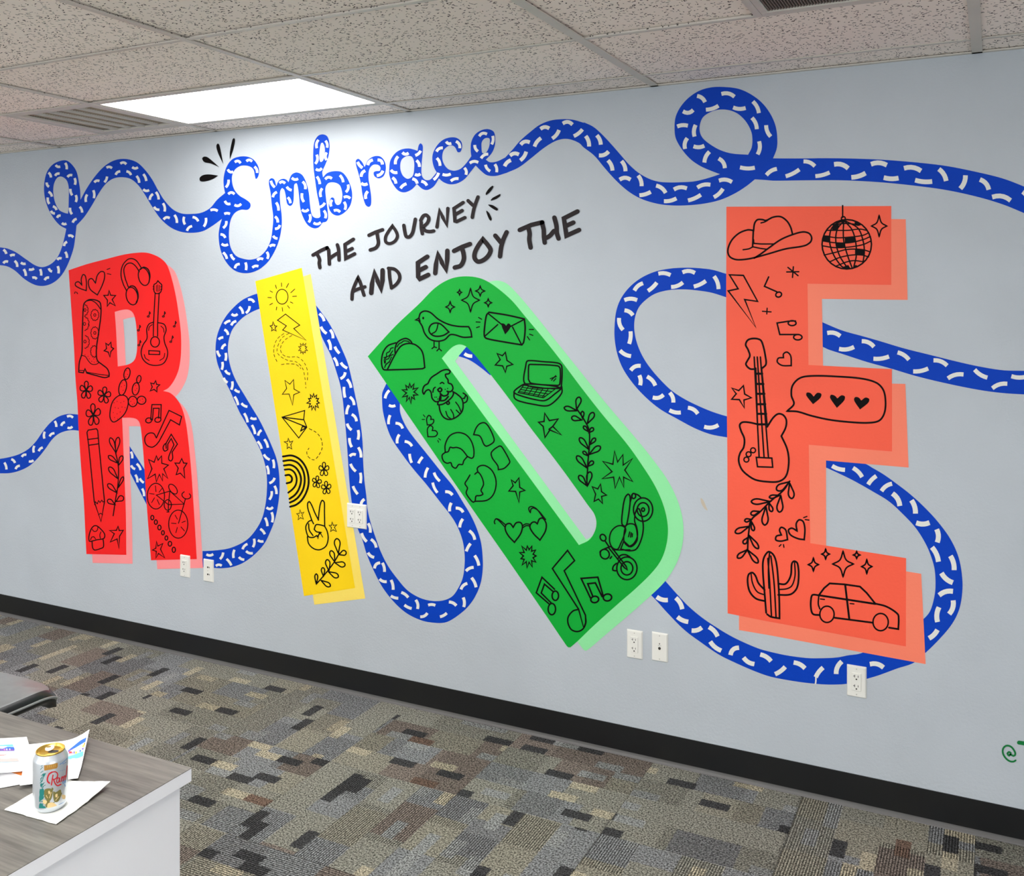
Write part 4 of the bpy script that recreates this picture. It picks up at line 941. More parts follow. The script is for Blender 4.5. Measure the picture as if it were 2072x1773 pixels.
D_DOOD = [
 ('sparkles', "w8 S 921,127,18,24 1010,190,72,96 1088,116,38,42 1153,211,30,34 845,245,36,46"),
 ('bird', "w10 593,330 605,295 640,278 685,290 750,345 830,385 910,402 995,405! 1012,440 1020,488! 950,490 880,470 845,470 800,510 740,522 680,505 640,460 618,400 593,360; p 593,335 565,350 600,358; z 835,448! 790,475 730,482 690,465 673,430 690,390 725,375 770,385; w8 690,465 730,440 748,380; E 627,335,8,11; w8 s 715,522 715,570 755,522 755,585; l 698,582 716,568 735,574; l 738,600 755,582 775,600"),
 ('taco', "w10 z 335,755! 405,620 450,560 510,540 570,555 620,610 640,735! 620,745; 335,755 305,750 290,700 300,620 340,560 405,535; 400,620 400,580 420,530 480,500 520,515 540,545; w7 415,568 435,540 450,535 470,520 500,522 515,530; 385,575 365,580 355,605 330,620 330,650 312,670 315,700; 385,630 360,640 345,665 325,670 320,700; w7 370,650 350,690 320,715; 380,600 350,640 310,655; 355,690 330,705 315,735"),
 ('envelope', "w11 z 1160,288! 1300,310 1445,342! 1452,420 1440,530 1425,552! 1280,528 1140,500 1122,480 1125,400 1140,310; w9 s 1155,300 1260,385 1330,405 1440,348 1230,388 1130,478 1350,408 1420,545; w8 f 1290,468! 1262,400 1262,378 1285,382 1298,398! 1315,378 1335,392 1325,425; w7 s 1075,330 1100,345 1055,366 1088,368 1058,412 1082,405 1485,427 1520,427 1488,465 1515,475 1470,485 1488,512"),
 ('right_star', "w9 p 1292,612 1305,678 1352,710 1303,725 1292,775 1270,722 1210,715 1250,672 1225,622 1268,640"),
 ('laptop', "w10 z 1455,870 1460,700 1475,680 1600,688 1720,700 1748,725 1745,880 1730,905; z 1478,830! 1482,715 1500,710 1715,722 1735,745 1732,870 1715,880 1500,862; z 1362,935 1400,895 1460,868 1740,900 1690,950 1620,1000 1560,1000 1420,965; 1362,935 1365,980 1400,1005 1530,1035 1630,1045 1690,1010 1748,940 1748,890; w7 p 1440,878 1692,912 1600,980 1395,938; w6 s 1425,895 1668,930 1412,912 1640,950 1400,928 1615,968 1480,885 1440,948 1520,890 1478,955 1560,896 1518,962 1600,900 1556,968 1640,906 1592,975; w7 s 1655,825 1705,808 1665,838 1700,800 1682,845 1700,825"),
 ('burst', "w9 b 522,937,62,85,10,-95,.48"),
 ('dog', "w10 665,865 690,820 740,785 780,760 820,752 845,765 835,785 808,790 810,810 828,835 830,860 855,870 868,905 850,930 820,928; 665,865 635,885 622,925 632,950 648,925 672,915 690,935 700,985 730,1012 765,1000 770,970 765,945; w11 z 745,915 765,900 778,915 765,932 750,925; 765,945 790,965 825,955 830,930; 765,965 760,1000 800,1000 830,970; w9 705,935 712,905 725,895; 765,865 780,855 795,865; w7 t 805,912 825,905 820,925 735,975 745,990 722,975; w10 748,1015 745,1035 790,1030 850,985 872,950 868,930; e 828,1022,11,11; 755,1040 765,1090 790,1135 830,1155 880,1145 935,1100 950,1050 940,990 900,950 875,935; w8 810,1090 825,1130 850,1150; 850,1075 870,1110 875,1145; 890,1015 915,1050 935,1100; 895,1080 920,1105; w9 950,1025 978,1010 985,975 970,955 950,942; 950,985 960,985 968,965"),
 ('small_hearts', "w8 z 660,1200! 655,1150 672,1122 690,1135 688,1155! 710,1155 712,1175 695,1195; z 665,1295! 662,1230 685,1205 705,1220 700,1245! 730,1248 742,1270 725,1292; w6 s 628,1118 642,1135 618,1155 638,1155 752,1310 768,1322 745,1325 752,1340"),
 ('upper_face', "w9 805,1420 805,1360 840,1290 900,1262 965,1275 1010,1320 1035,1390 1035,1455 1020,1470 985,1455! 940,1400 900,1382 865,1385 845,1380 830,1415 805,1422! 780,1445 790,1490 820,1510 850,1505 862,1535 890,1550 915,1520 945,1520 955,1490 985,1455"),
 ('upper_speech_bubble', "w9 z 1035,1278! 1055,1225 1085,1190 1125,1183 1160,1220 1200,1310 1195,1340 1140,1372 1120,1360 1085,1290"),
 ('middle_star', "w10 p 1610,1105 1648,1165 1718,1152 1675,1212 1745,1280 1652,1240 1612,1302 1598,1212 1560,1178 1605,1172; s 1675,1212 1645,1235"),
 ('lower_speech_bubble', "w9 z 1235,1562! 1230,1530 1185,1465 1180,1420 1245,1370 1265,1380 1328,1495 1320,1515 1280,1552"),
 ('lower_face', "@N w9 205,245! 185,280 165,315 185,350 175,390 205,440 232,465 248,455! 255,415 285,412 310,400 295,370 315,320 300,260 270,222 245,238; 270,222 265,190 290,170 330,170 380,205 412,270 415,340 390,410 340,450 248,458"),
 ('centre_star', "@N w9 p 602,268 608,345 650,370 608,382 602,468 575,378 520,375 555,332 540,285 572,308"),
 ('heart_glasses', "@N w10 z 565,790! 515,735 490,680 500,645 530,638 555,668! 580,632 615,630 630,660 615,720; z 772,772! 720,720 690,665 705,632 730,625 750,640! 768,600 795,595 822,640 815,700; w8 630,655 660,640 690,645; 632,672 660,655 690,658; 490,668 440,615 415,600 402,625 408,640; 495,650 440,605 420,598; 800,595 745,520 705,500 682,510 685,535 695,550; 818,605 760,535 720,512 700,520 695,545"),
 ('lower_burst', "@N w9 b 678,900,72,92,11,-98,.55"),
 ('tall_leaf_sprig', "w10 1950,1690 1960,1500 1972,1350 1968,1240 1930,1160 1870,1070; lf 1868,1075,1890,975,42 1872,1085,1768,1060,36 1918,1150,1915,1090,24 1910,1160,1828,1140,38 1955,1190,2005,1100,40 1965,1255,1925,1210,24 1968,1262,2003,1225,28 1970,1400,1893,1305,38 1975,1360,2020,1308,28 1968,1440,2060,1375,42 1962,1450,1920,1415,22 1955,1550,1870,1452,40 1958,1535,2003,1495,30 1952,1692,1888,1610,38 1955,1695,1978,1580,42"),
 ('right_burst', "@N w9 p 1375,50 1400,140 1443,80 1445,165 1520,112 1458,205 1522,298 1448,262 1450,345 1415,262 1380,352 1368,262 1275,275 1355,218 1280,135 1362,158"),
 ('small_star', "@N w9 p 1262,318 1270,380 1310,408 1270,418 1278,475 1245,440 1210,458 1222,400 1195,340 1240,358"),
 ('motorcycle', "@N w10 e 1606,525,78,95 1606,525,48,56 1475,1000,82,92 1475,1000,48,54 1296,885,36,40,-30 1282,752,22,28,-30; w10 e 1606,525,12,14; z 1435,640 1442,520 1460,430 1485,400 1500,415 1498,500 1475,640 1462,660; 1500,470 1515,420 1525,395 1550,400 1570,410 1590,430; e 1530,415,16,20; 1540,560 1560,515 1575,520 1600,600 1608,680 1590,770 1550,845 1500,858 1425,845; w9 1540,560 1538,620 1555,670 1560,740 1530,800 1490,825; z 1335,780 1345,710 1385,665 1430,655 1465,680 1450,740 1425,800 1400,845 1360,835; z 1465,660 1495,640 1540,650 1558,720 1555,780 1510,825 1470,810 1450,770; l 1425,845 1450,780 1500,825; w10 p 1325,830 1345,822 1470,985 1478,1012 1455,995; 1325,830 1260,862 1262,890; s 1330,825 1300,780 1352,905 1340,920; 1390,960 1365,985 1362,1015 1385,1020; 1400,925 1425,895 1465,890 1500,908; w8 s 1498,705 1488,745 1510,712 1505,748 1520,720 1518,745; 1360,850 1420,852 1500,850"),
 ('tall_note', "@N w10 p 995,855 1052,938 968,1020 1140,1380 1142,1440 1125,1480 1085,1332 872,1002; w10 1085,1332 1040,1345 1002,1390 998,1440 1025,1495 1075,1512 1120,1490 1143,1440 1140,1390"),
 ('right_paired_note', "@N w11 l 1180,1240 1105,1082 1240,1072 1283,1222; l 1200,1228 1158,1125 1220,1118 1275,1230; e 1215,1252,32,26,-10 1318,1236,34,28,-8"),
 ('left_paired_note', "@N w10 l 850,1292 742,1198 788,1072 890,1170; l 862,1280 782,1200 808,1128 880,1190; e 868,1330,30,46 896,1222,26,38"),
]
D_OUT = "@M 178,645! 400,402 600,213 700,110 780,50 870,10 970,-3 1070,8 1150,40 1250,110 1350,200 1450,320 1600,500 1750,690 1900,890 2072,1110 2280,1360 @N 1600,170 1700,330 1770,490 1805,650 1800,780 1760,915 1690,1020 1550,1160 1400,1290 1200,1470 1070,1595 1018,1640! 1000,1640! 985,1625 800,1352 500,915 @M 1000,1845"
D_IN = "@M 777,660! 830,600 870,565 920,548 965,560 1000,590 1050,640 1170,790 1300,960 1500,1230 1600,1360 1700,1490 @N 1000,265 1160,490 1210,560 1228,630 1215,700 1170,770 1087,812!"
D_SH = "@M 700,640! 860,300! 1160,40! 1230,32 1300,55 1380,130 1500,270 1700,520 1900,770 2072,985 2390,1360 @N 1700,140 1800,280 1880,440 1925,600 1930,760 1900,900 1850,1010 1780,1110 1680,1210 1500,1370 1300,1540 1165,1655 1140,1668 1125,1660 1070,1590!"
D_SHIN = "@M 885,685! 915,640! 975,568! 1060,590! 1910,1710! 2075,1940! 2075,2060! 1945,2128!"
D_SHIN_UNDER = ''
WSC = 1.25
big_letter('slanting green letter D with pale green drop shadow and black doodles', [D_OUT, D_IN], [D_SH, D_SHIN], 'green', 'pale_green', D_DOOD, 'M', 9)

E_DOOD = [
 ('cowboy_hat', "@D w11 1378,1225 1330,1222 1260,1250 1200,1310 1172,1385 1185,1435 1230,1460 1290,1462 1370,1450 1500,1415 1640,1375 1790,1350 1840,1320 1850,1285 1830,1250 1780,1238 1700,1258 1600,1300 1500,1370 1440,1415 1385,1450; 1378,1225 1375,1300 1372,1358; 1380,1230 1388,1170 1410,1140 1450,1138 1480,1145 1540,1118 1600,1115 1650,1150 1680,1200 1695,1255; w9 1440,1165 1475,1155 1510,1132; 1378,1330 1440,1335 1550,1335; 1372,1358 1430,1370 1485,1378; 1295,1382 1340,1375 1372,1360; w9 1380,1300 1382,1330"),
 ('disco_ball', "@E w10 e 638,1018,200,200; w9 s 605,705 605,800; e 610,808,16,14; w9 610,830 555,850 510,900 500,1000 530,1100 590,1190 620,1212; 612,830 560,900 550,1000 580,1110 640,1205; 615,830 610,900 615,1000 645,1110 680,1205; 620,830 680,900 710,1000 715,1110 695,1200; 630,830 730,890 770,990 780,1080 770,1160; w8 525,860 620,850 700,855 745,862; 480,905 560,905 650,905 740,895 800,905; 455,950 560,965 680,958 770,945 815,925; 440,990 540,1005 660,1005 770,980 830,955; 440,1030 540,1045 660,1040 770,1020 835,990; 455,1105 540,1085 640,1060 760,1060 830,1080; 500,1160 580,1125 680,1105 760,1105 815,1120; 550,1195 640,1160 700,1150 775,1160; F 525,865 575,858 565,905 520,900; F 700,838 750,845 735,870 705,865; F 450,945 502,948 500,995 440,985; F 622,960 698,955 705,1000 622,1005; F 552,1005 625,1010 628,1040 555,1042; F 705,1062 775,1062 775,1105 705,1105; F 610,1200 650,1185 670,1215 630,1218; F 690,1200 710,1185 735,1195 700,1214"),
 ('upper_sparkle', "@E w9 S 900,870,62,86"),
 ('asterisk', "@D w9 s 1648,1562 1746,1560 1658,1525 1740,1592 1702,1520 1695,1606"),
 ('lightning_bolt', "@F w10 p 1185,145 1298,150 1413,360 1308,345 1398,570 1175,275 1255,258"),
 ('single_note', "@F w10 l 1502,162 1468,238 1568,282; e 1583,305,24,20,-20"),
 ('plus_sign', "@F w8 s 1452,440 1522,445 1490,415 1487,462"),
 ('paired_note', "@F w10 l 1665,520 1570,535 1592,628 1735,628; e 1692,536,32,20 1738,650,34,22; w9 s 1665,520 1720,518"),
 ('heart', "@F w10 z 1685,880! 1610,878 1572,850 1580,820 1622,815! 1622,785 1650,770 1680,800"),
 ('electric_guitar', "@F w12 1390,908 1350,905 1318,870 1330,840 1350,800 1335,750 1316,710 1335,672 1385,660 1435,672 1455,710 1475,800 1480,870 1450,900; w10 s 1385,810 1425,1620 1410,810 1465,1620 1435,810 1500,1620; w10 s 1398,900 1412,1360 1445,900 1490,1360; w14 s 1395,945 1450,945 1400,1028 1460,1028 1405,1108 1468,1108 1410,1192 1475,1192 1415,1270 1482,1270 1418,1355 1490,1355; w12 1415,1355 1350,1340 1290,1338 1268,1360 1280,1410 1305,1470 1300,1540 1270,1590 1260,1650 1285,1720 1340,1772 1400,1805 1500,1820 1580,1818 1630,1790 1655,1740 1665,1640 1650,1550 1605,1450! 1640,1380 1645,1320 1620,1280 1580,1270 1540,1300 1490,1375; w9 e 1376,1565,20,20 1340,1597,20,20 1322,1640,20,20; w10 p 1402,1622 1528,1628 1535,1702 1412,1698"),
 ('left_star', "@F w10 p 1298,1042 1308,1110 1362,1140 1302,1158 1305,1222 1265,1155 1203,1152 1240,1108 1205,1062 1260,1082"),
 ('speech_bubble', "@G w12 z 155,1088! 210,1030 190,960 200,880 260,820 360,803 560,808 760,825 880,860 935,920 952,1020 940,1110 900,1165 820,1182 680,1178 500,1158 350,1125 240,1092; w8 f 365,1032! 310,960 315,938 345,942 370,970! 400,940 432,948 425,980; f 558,1062! 503,980 510,956 540,962 562,985! 595,960 622,968 618,1000; f 745,1075! 697,1000 705,975 735,978 755,1002! 790,978 820,990 812,1020"),
 ('leaf_garland', "@H w11 1672,135 1620,210 1520,295 1430,385 1360,450 1342,540 1335,620 1332,690; lf 1670,140,1567,205,52 1672,150,1690,275,46 1590,250,1508,265,26 1600,250,1590,385,48 1515,300,1362,300,44 1505,310,1528,380,30 1480,340,1470,490,50 1430,380,1358,400,34 1365,445,1308,455,26 1362,460,1380,535,26 1345,500,1232,550,42 1340,570,1418,680,34 1335,590,1300,640,32 1330,690,1250,755,36 1330,690,1415,795,38"),
 ('two_hearts', "@H w11 z 1655,608! 1600,620 1560,610 1565,580 1605,570! 1590,530 1605,508 1640,530; z 1790,608! 1740,600 1680,570 1662,530 1690,515 1732,538! 1725,480 1748,448 1780,460 1795,520; w8 s 1785,430 1812,420 1798,446 1828,450 1602,648 1588,662 1622,648 1626,670"),
 ('saguaro_cactus', "@H w12 1482,1200 1470,1050 1455,850 1462,760 1500,706 1540,730 1565,800 1580,950 1588,1100 1590,1245! 1520,1232 1490,1212; w10 1495,760 1510,950 1525,1230; 1510,712 1500,800; 1520,740 1545,950 1562,1238; 1510,706 1500,850 1505,1000; w12 1470,1105 1400,1085 1350,1030 1332,950 1340,890 1370,875 1395,900 1420,960 1470,1015; 1580,965 1640,965 1680,900 1690,800 1710,782 1735,800 1745,900 1730,1000 1680,1050 1580,1055; w9 1360,885 1372,960 1410,1030 1470,1055; 1712,790 1715,900 1690,980 1650,1005 1582,1012"),
 ('sparkle_row', "@I w10 S 368,730,42,54 467,645,32,42 608,725,84,104 718,652,28,30 800,746,42,58"),
 ('car', "@I w12 l 412,978 455,920 500,882 620,890 745,908 800,960 868,1045; 868,1045 960,1070 1050,1130 1058,1170 1055,1252! 980,1240; l 850,1200 540,1160; 418,1138 365,1130 348,1080 350,1000 362,975 412,978; w13 s 412,978 870,1048 625,892 658,1168; w10 412,980 408,1050 420,1088; e 478,1132,58,66 912,1195,62,70; w8 s 425,1008 458,1012 665,1045 696,1048"),
]
big_letter('huge coral letter E with pale coral drop shadow and bold doodles',
 ["@P 1470,418.5! 1803.5,417! 1803.5,576.7! 1634,574.2! 1636,738.7! 1804.7,747! 1805,913.7! 1636.5,900! 1639.7,1099.2! 1833.5,1129.5! 1833,1308.2! 1554,1257.5! 1472.5,1241.2! 1472,940! 1469.5,640!"],
 ["@P 1492,440! 1832.7,443.7! 1836.5,607! 1663.2,605! 1666,773! 1832,777! 1838.5,946.2! 1671.5,932! 1671.7,1130! 1864,1161.2! 1873,1344! 1554,1285! 1495.5,1275!"],
 'coral', 'pale_coral', E_DOOD, 'E', 10)
# ------------------------------------------------------------------ wall plates
def duplex(t, cx, cz, y, ins=True):
    """one two-socket receptacle centred at cx, cz on the plate"""
    if ins: new_box('receptacle', cx - 0.0165, cx + 0.0165, y - 0.0035, y + 0.001, cz - 0.0335, cz + 0.0335, M['plate'], t, 0.001)
    f = y - 0.0035 if ins else y
    for dz in (0.0185, -0.0185):
        z = cz + dz; bm = bmesh.new()
        box(bm, cx - 0.0072, cx - 0.0052, f - 0.0006, f + 0.002, z - 0.0015, z + 0.0085)
        box(bm, cx - 0.0115, cx - 0.0052, f - 0.0006, f + 0.002, z + 0.0025, z + 0.0045)
        box(bm, cx + 0.0052, cx + 0.0072, f - 0.0006, f + 0.002, z - 0.0005, z + 0.0075)
        bmesh.ops.create_cone(bm, cap_ends=True, segments=10, radius1=0.0030, radius2=0.0030, depth=0.0026,
                              matrix=Matrix.Translation((cx, f + 0.0007, z - 0.0075)) @ Matrix.Rotation(math.pi / 2, 4, 'X'))
        bm_obj('socket_slots', bm, M['slot'], t)
def plate(px, py, w, kind, label, dz=0.0):
    X, Z = on_wall(px, py); h = 0.122
    t = empty('wall_outlet' if kind != 'jack' else 'wall_jack', (X, WALL_Y, Z)); tag(t, label, 'wall outlet' if kind != 'jack' else 'wall jack')
    th = 0.0075; y = WALL_Y - th
    bm = bmesh.new(); vs = box(bm, X - w / 2, X + w / 2, y, WALL_Y, Z - h / 2, Z + h / 2)
    for v in vs:
        if v.co.y < WALL_Y - 0.003: v.co.x = X + (v.co.x - X) * (1 - 0.010 / w); v.co.z = Z + (v.co.z - Z) * (1 - 0.010 / h)
    bmesh.ops.bevel(bm, geom=list(bm.edges), offset=0.0012, segments=2, affect='EDGES')
    bm_obj('cover_plate', bm, M['plate'], t)
    cols = (X,) if kind != 'double' else (X - 0.023, X + 0.023)
    for cx in cols:
        if kind in ('single', 'double'): duplex(t, cx, Z, y)
        if kind == 'plain':
            for dz in (0.019, -0.019):
                bm = bmesh.new(); bmesh.ops.create_cone(bm, cap_ends=True, segments=14, radius1=0.0048, radius2=0.0048, depth=0.002, matrix=Matrix.Translation((cx, y - 0.0004, Z + dz)) @ Matrix.Rotation(math.pi / 2, 4, 'X'))
                box(bm, cx + 0.009, cx + 0.012, y - 0.001, y + 0.001, Z + dz - 0.004, Z + dz + 0.003)
                bm_obj('socket_slots', bm, M['slot'], t)
        if kind == 'jack':
            bm = bmesh.new(); box(bm, cx - 0.0015, cx + 0.0015, y - 0.001, y + 0.001, Z + 0.012, Z + 0.018)
            box(bm, cx - 0.007, cx + 0.007, y - 0.001, y + 0.001, Z + 0.0068, Z + 0.0074)
            bmesh.ops.create_cone(bm, cap_ends=True, segments=10, radius1=0.006, radius2=0.006, depth=0.002, matrix=Matrix.Translation((cx, y - 0.0004, Z - 0.004)) @ Matrix.Rotation(math.pi / 2, 4, 'X'))
            bm_obj('jack_opening', bm, M['slot'], t)
        for dz in (0.0485, -0.0485) if kind != 'plain' else (0.0,):
            bm = bmesh.new()
            bmesh.ops.create_cone(bm, cap_ends=True, segments=10, radius1=0.0026, radius2=0.0022, depth=0.0016, matrix=Matrix.Translation((cx, y - 0.0004, Z + dz)) @ Matrix.Rotation(math.pi / 2, 4, 'X'))
            bm_obj('screw', bm, M['screw'], t)
plate(375.3, 1145.5, 0.074, 'single', 'white outlet over the lower right corner of the red letter')
plate(422.7, 1154.5, 0.074, 'plain', 'white two-socket plate at the left end of the blue ribbon')
plate(722.4, 1044.3, 0.119, 'double', 'wide white four-socket outlet between yellow letter and blue ribbon')
plate(1284.8, 1303.5, 0.072, 'single', 'white outlet on bare wall below the green letter')
plate(1335.6, 1309.2, 0.072, 'jack', 'blank-looking white plate with one small jack, right of the outlet')
plate(1733.6, 1378.6, 0.073, 'single', 'white outlet over the blue ribbon below the coral letter')

# ------------------------------------------------------------------ the grey-topped desk
TZ = 0.90
cx, cy = on_level(388, 1554, TZ)
DX0, DX1, DY0, DY1 = cx - 1.65, cx, cy - 0.76, cy
t = empty('desk', ((DX0 + DX1) / 2, (DY0 + DY1) / 2, 0)); tag(t, 'tall desk with grey wood-grain top and white side panel, lower left', 'desk')
new_box('desk_top', DX0, DX1, DY0, DY1, TZ - 0.0012, TZ, M['wood'], t)
new_box('top_edge', DX0, DX1, DY0, DY1, TZ - 0.030, TZ - 0.0012, M['white_lam'], t, 0.0008)
new_box('side_panel', DX1 - 0.036, DX1 - 0.012, DY0 + 0.02, DY1 - 0.022, 0.0, TZ - 0.030, M['white_lam'], t, 0.0015)
new_box('side_panel', DX0 + 0.012, DX0 + 0.036, DY0 + 0.02, DY1 - 0.022, 0.0, TZ - 0.030, M['white_lam'], t, 0.0015)
new_box('back_panel', DX0 + 0.036, DX1 - 0.036, DY1 - 0.12, DY1 - 0.10, 0.25, TZ - 0.030, M['white_lam'], t, 0.001)

# ------------------------------------------------------------------ papers and napkin
def sheet_mat(name, c): return plain(name, c, 0.7, 0.3, 0, 0.01)
M['paper'] = sheet_mat('paper', srgb(250, 250, 252)); M['tissue'] = sheet_mat('napkin', srgb(252, 252, 246))
PR = {n: sheet_mat('print_' + n, c) for n, c in dict(blue=srgb(44, 100, 225), sky=srgb(110, 185, 235), orange=srgb(240, 140, 60), pink=srgb(226, 120, 160), pale=srgb(190, 228, 246), yellow=srgb(250, 205, 80), grey=srgb(190, 182, 180), violet=srgb(120, 90, 170), red=srgb(226, 70, 50), white=srgb(245, 245, 250)).items()}
def sheet(name, label, quad, z0, lift, mat, cat, thick=0.0006, wav=0.0):
    """quad: four pixel corners on the desk, in order; lift(u,v) raises the paper"""
    q = [on_level(p[0], p[1], TZ + z0) for p in quad]
    c = (sum(p[0] for p in q) / 4, sum(p[1] for p in q) / 4)
    t = empty(name, (c[0], c[1], TZ + z0)); tag(t, label, cat)
    N = 14
    def P(u, v, dz=0.0):
        a = [q[0][i] * (1 - u) + q[1][i] * u for i in (0, 1)]; b = [q[3][i] * (1 - u) + q[2][i] * u for i in (0, 1)]
        x, y = a[0] * (1 - v) + b[0] * v, a[1] * (1 - v) + b[1] * v
        return Vector((x, y, TZ + z0 + lift(u, v) + dz))
    vs, fs = [], []
    for lay in (0, 1):
        for i in range(N + 1):
            for j in range(N + 1):
                u, v = i / N, j / N
                if wav and (i in (0, N) or j in (0, N)): u += random.uniform(-wav, wav); v += random.uniform(-wav, wav)
                vs.append(P(u, v, thick * lay))
    W = N + 1; K = W * W
    for i in range(N):
        for j in range(N):
            a = i * W + j; b = (i + 1) * W + j
            fs.append((K + a, K + b, K + b + 1, K + a + 1)); fs.append((a, a + 1, b + 1, b))
    rim = [(i, 0) for i in range(N)] + [(N, j) for j in range(N)] + [(i, N) for i in range(N, 0, -1)] + [(0, j) for j in range(N, 0, -1)]
    for n in range(len(rim)):
        a = rim[n][0] * W + rim[n][1]; b = rim[(n + 1) % len(rim)]; b = b[0] * W + b[1]
        fs.append((a, b, K + b, K + a))
    me_o = mesh_obj('paper', vs, fs, mat, t, True)
    bm = bmesh.new(); bm.from_mesh(me_o.data); bmesh.ops.recalc_face_normals(bm, faces=bm.faces); bm.to_mesh(me_o.data); bm.free()
    for p in me_o.data.polygons: p.use_smooth = False
    def inv(px, py):
        """picture pixel -> u,v on the sheet (by search)"""
        x, y = on_level(px, py, TZ + z0); u = v = 0.5
        for _ in range(12):
            p = P(u, v); pu = (P(u + .01, v) - p) / .01; pv = (P(u, v + .01) - p) / .01
            ex, ey = x - p.x, y - p.y; D = pu.x * pv.y - pu.y * pv.x
            u += (ex * pv.y - ey * pv.x) / D; v += (pu.x * ey - pu.y * ex) / D
        return u, v
    def prints(parts):
        g = {}
        for n, (col, s) in enumerate(parts):
            pts, sh, _ = parse(s, 'S')
            k = Ink(); k.fill([smooth_pts(pts, sh, True, 1.5)])
            vv, ff = g.setdefault(col, ([], [])); b = len(vv)
            for x, y in k.v:
                u, v = inv(x, y); u = max(0.01, min(.99, u)); v = max(.01, min(.99, v))
                vv.append(P(u, v, thick + 0.0002 + 0.00008 * n))
            ff += [tuple(b + i for i in f) for f in k.f]
        for col, (vv, ff) in g.items():
            o = mesh_obj('printed_' + col, vv, ff, PR[col], t)
            bm = bmesh.new(); bm.from_mesh(o.data); [f.normal_update() for f in bm.faces]
            bmesh.ops.reverse_faces(bm, faces=[f for f in bm.faces if f.normal.z < 0]); bm.to_mesh(o.data); bm.free()
    return t, prints
VIEW['S'] = (0, 1460, 8)
_, pr = sheet('paper_sheet', 'lowest white sheet with an orange drawing, half under the others', [(-70, 1548), (84, 1522), (100, 1578), (-20, 1600)], 0.0003, lambda u, v: 0.001 + 0.004 * math.sin(v * 3) * u, M['paper'], 'paper')
pr([('orange', "175,850! 330,815 560,790! 560,870! 440,895 340,905! 250,875"), ('red', "290,835! 420,820 555,795! 400,865 320,900! 370,860"), ('yellow', "360,900! 450,860 560,830! 560,880! 450,895")])
_, pr = sheet('paper_sheet', 'white sheet with a small colour print of the mural, right corner curling up', [(56, 1509), (181, 1497), (158, 1577), (40, 1592)], 0.0060, lambda u, v: 0.002 + 0.022 * max(0, (u - 0.55) / .45) ** 2 * max(0, 1 - v * 1.4), M['paper'], 'paper')
pr([('pale', "1100,530! 1385,440! 1350,640! 1110,660!"), ('sky', "1100,600! 1345,560! 1340,620 1110,640"), ('blue', "1100,500! 1200,440 1300,395 1400,385! 1375,450 1300,470 1180,490"), ('violet', "1100,500! 1250,480! 1240,510! 1100,530!"), ('pink', "1110,510! 1190,510! 1180,560! 1110,560!"), ('orange', "1270,470! 1380,450! 1375,480! 1265,500!"),
    ('yellow', "1215,530! 1245,530! 1250,590! 1215,590!"), ('red', "1120,520! 1165,520! 1160,550! 1125,550!"), ('violet', "1190,525! 1212,525! 1210,570! 1190,570!"), ('yellow', "1330,480! 1370,475! 1365,505! 1330,505!"), ('blue', "1290,535! 1310,535! 1305,565! 1290,565!"), ('violet', "1325,520! 1355,515! 1350,545! 1330,540!")])
_, pr = sheet('paper_sheet', 'topmost white sheet with a photo print, at the left edge', [(-90, 1512), (54, 1491), (74, 1555), (-60, 1578)], 0.0110, lambda u, v: 0.002 + 0.004 * math.sin(u * 4 + v), M['paper'], 'paper')
pr([('pale', "-40,430! 205,385! 240,480! 310,655! -40,710!"), ('sky', "-40,425! 205,385! 220,420! -40,450!"), ('white', "-40,440! 100,430! 130,440 -40,470!"), ('blue', "50,470! 120,440 225,430! 240,475! 60,495!"), ('violet', "-40,480! 220,465! 235,490! -40,520!"), ('white', "-40,525! 240,500! 280,600! -40,640!"), ('grey', "-40,640! 100,630 200,610 285,605! 310,655! -40,700!"), ('red', "-40,585! 60,575 130,545! 70,580 -40,600!"),
    ('pink', "60,475! 85,470! 85,500! 62,500!"), ('white', "100,470! 118,468! 118,495! 102,495!"), ('white', "150,465! 165,463! 168,490! 152,490!")])
sheet('paper_napkin', 'white paper napkin under the drink can', [(10, 1640), (114, 1670), (222, 1594), (118, 1578)], 0.0004, lambda u, v: 0.0012 + 0.010 * max(0, (v - .3) / .7) ** 1.5 * max(0, u - .35) / .65 + 0.0016 * max(0, math.sin(u * 9) * math.sin(v * 7)) * (abs(u - .35) + abs(v - .35)), M['tissue'], 'napkin', 0.0016, 0.008)

# ------------------------------------------------------------------ the drink can
bx, by = on_level(102, 1637, TZ)
CR, CH = 0.0331, 0.122
can = empty('drink_can', (bx, by, TZ + 0.004)); tag(can, 'opened silver drink can with red script and desert plants on a napkin', 'drink can')
M['can'] = plain('can_silver_white', srgb(208, 214, 220), 0.28, 0.5, 0.55, 0.02)
M['gold'] = plain('gold_lid', srgb(226, 190, 96), 0.28, 0.5, 0.85, 0.03)
M['tab'] = plain('pale_tab', srgb(240, 232, 222), 0.35, 0.5, 0.3)
def lathe(prof, n, cx, cy, cz):
    bm = bmesh.new(); rings = []
    for r, z in prof:
        rings.append([bm.verts.new((cx + r * math.cos(2 * math.pi * i / n), cy + r * math.sin(2 * math.pi * i / n), cz + z)) for i in range(n)])
    for a, b in zip(rings[:-1], rings[1:]):
        for i in range(n): bm.faces.new((a[i], a[(i + 1) % n], b[(i + 1) % n], b[i]))
    return bm, rings
z0 = TZ + 0.0045
bm, rg = lathe([(0.020, 0.004), (0.023, 0.0), (0.026, 0.001), (0.0315, 0.008), (CR, 0.013), (CR, 0.101), (0.0322, 0.105), (0.0296, 0.110), (0.0272, 0.1155)], 48, bx, by, z0)
bm.faces.new(rg[0][::-1]); bm_obj('can_body', bm, M['can'], can, True)
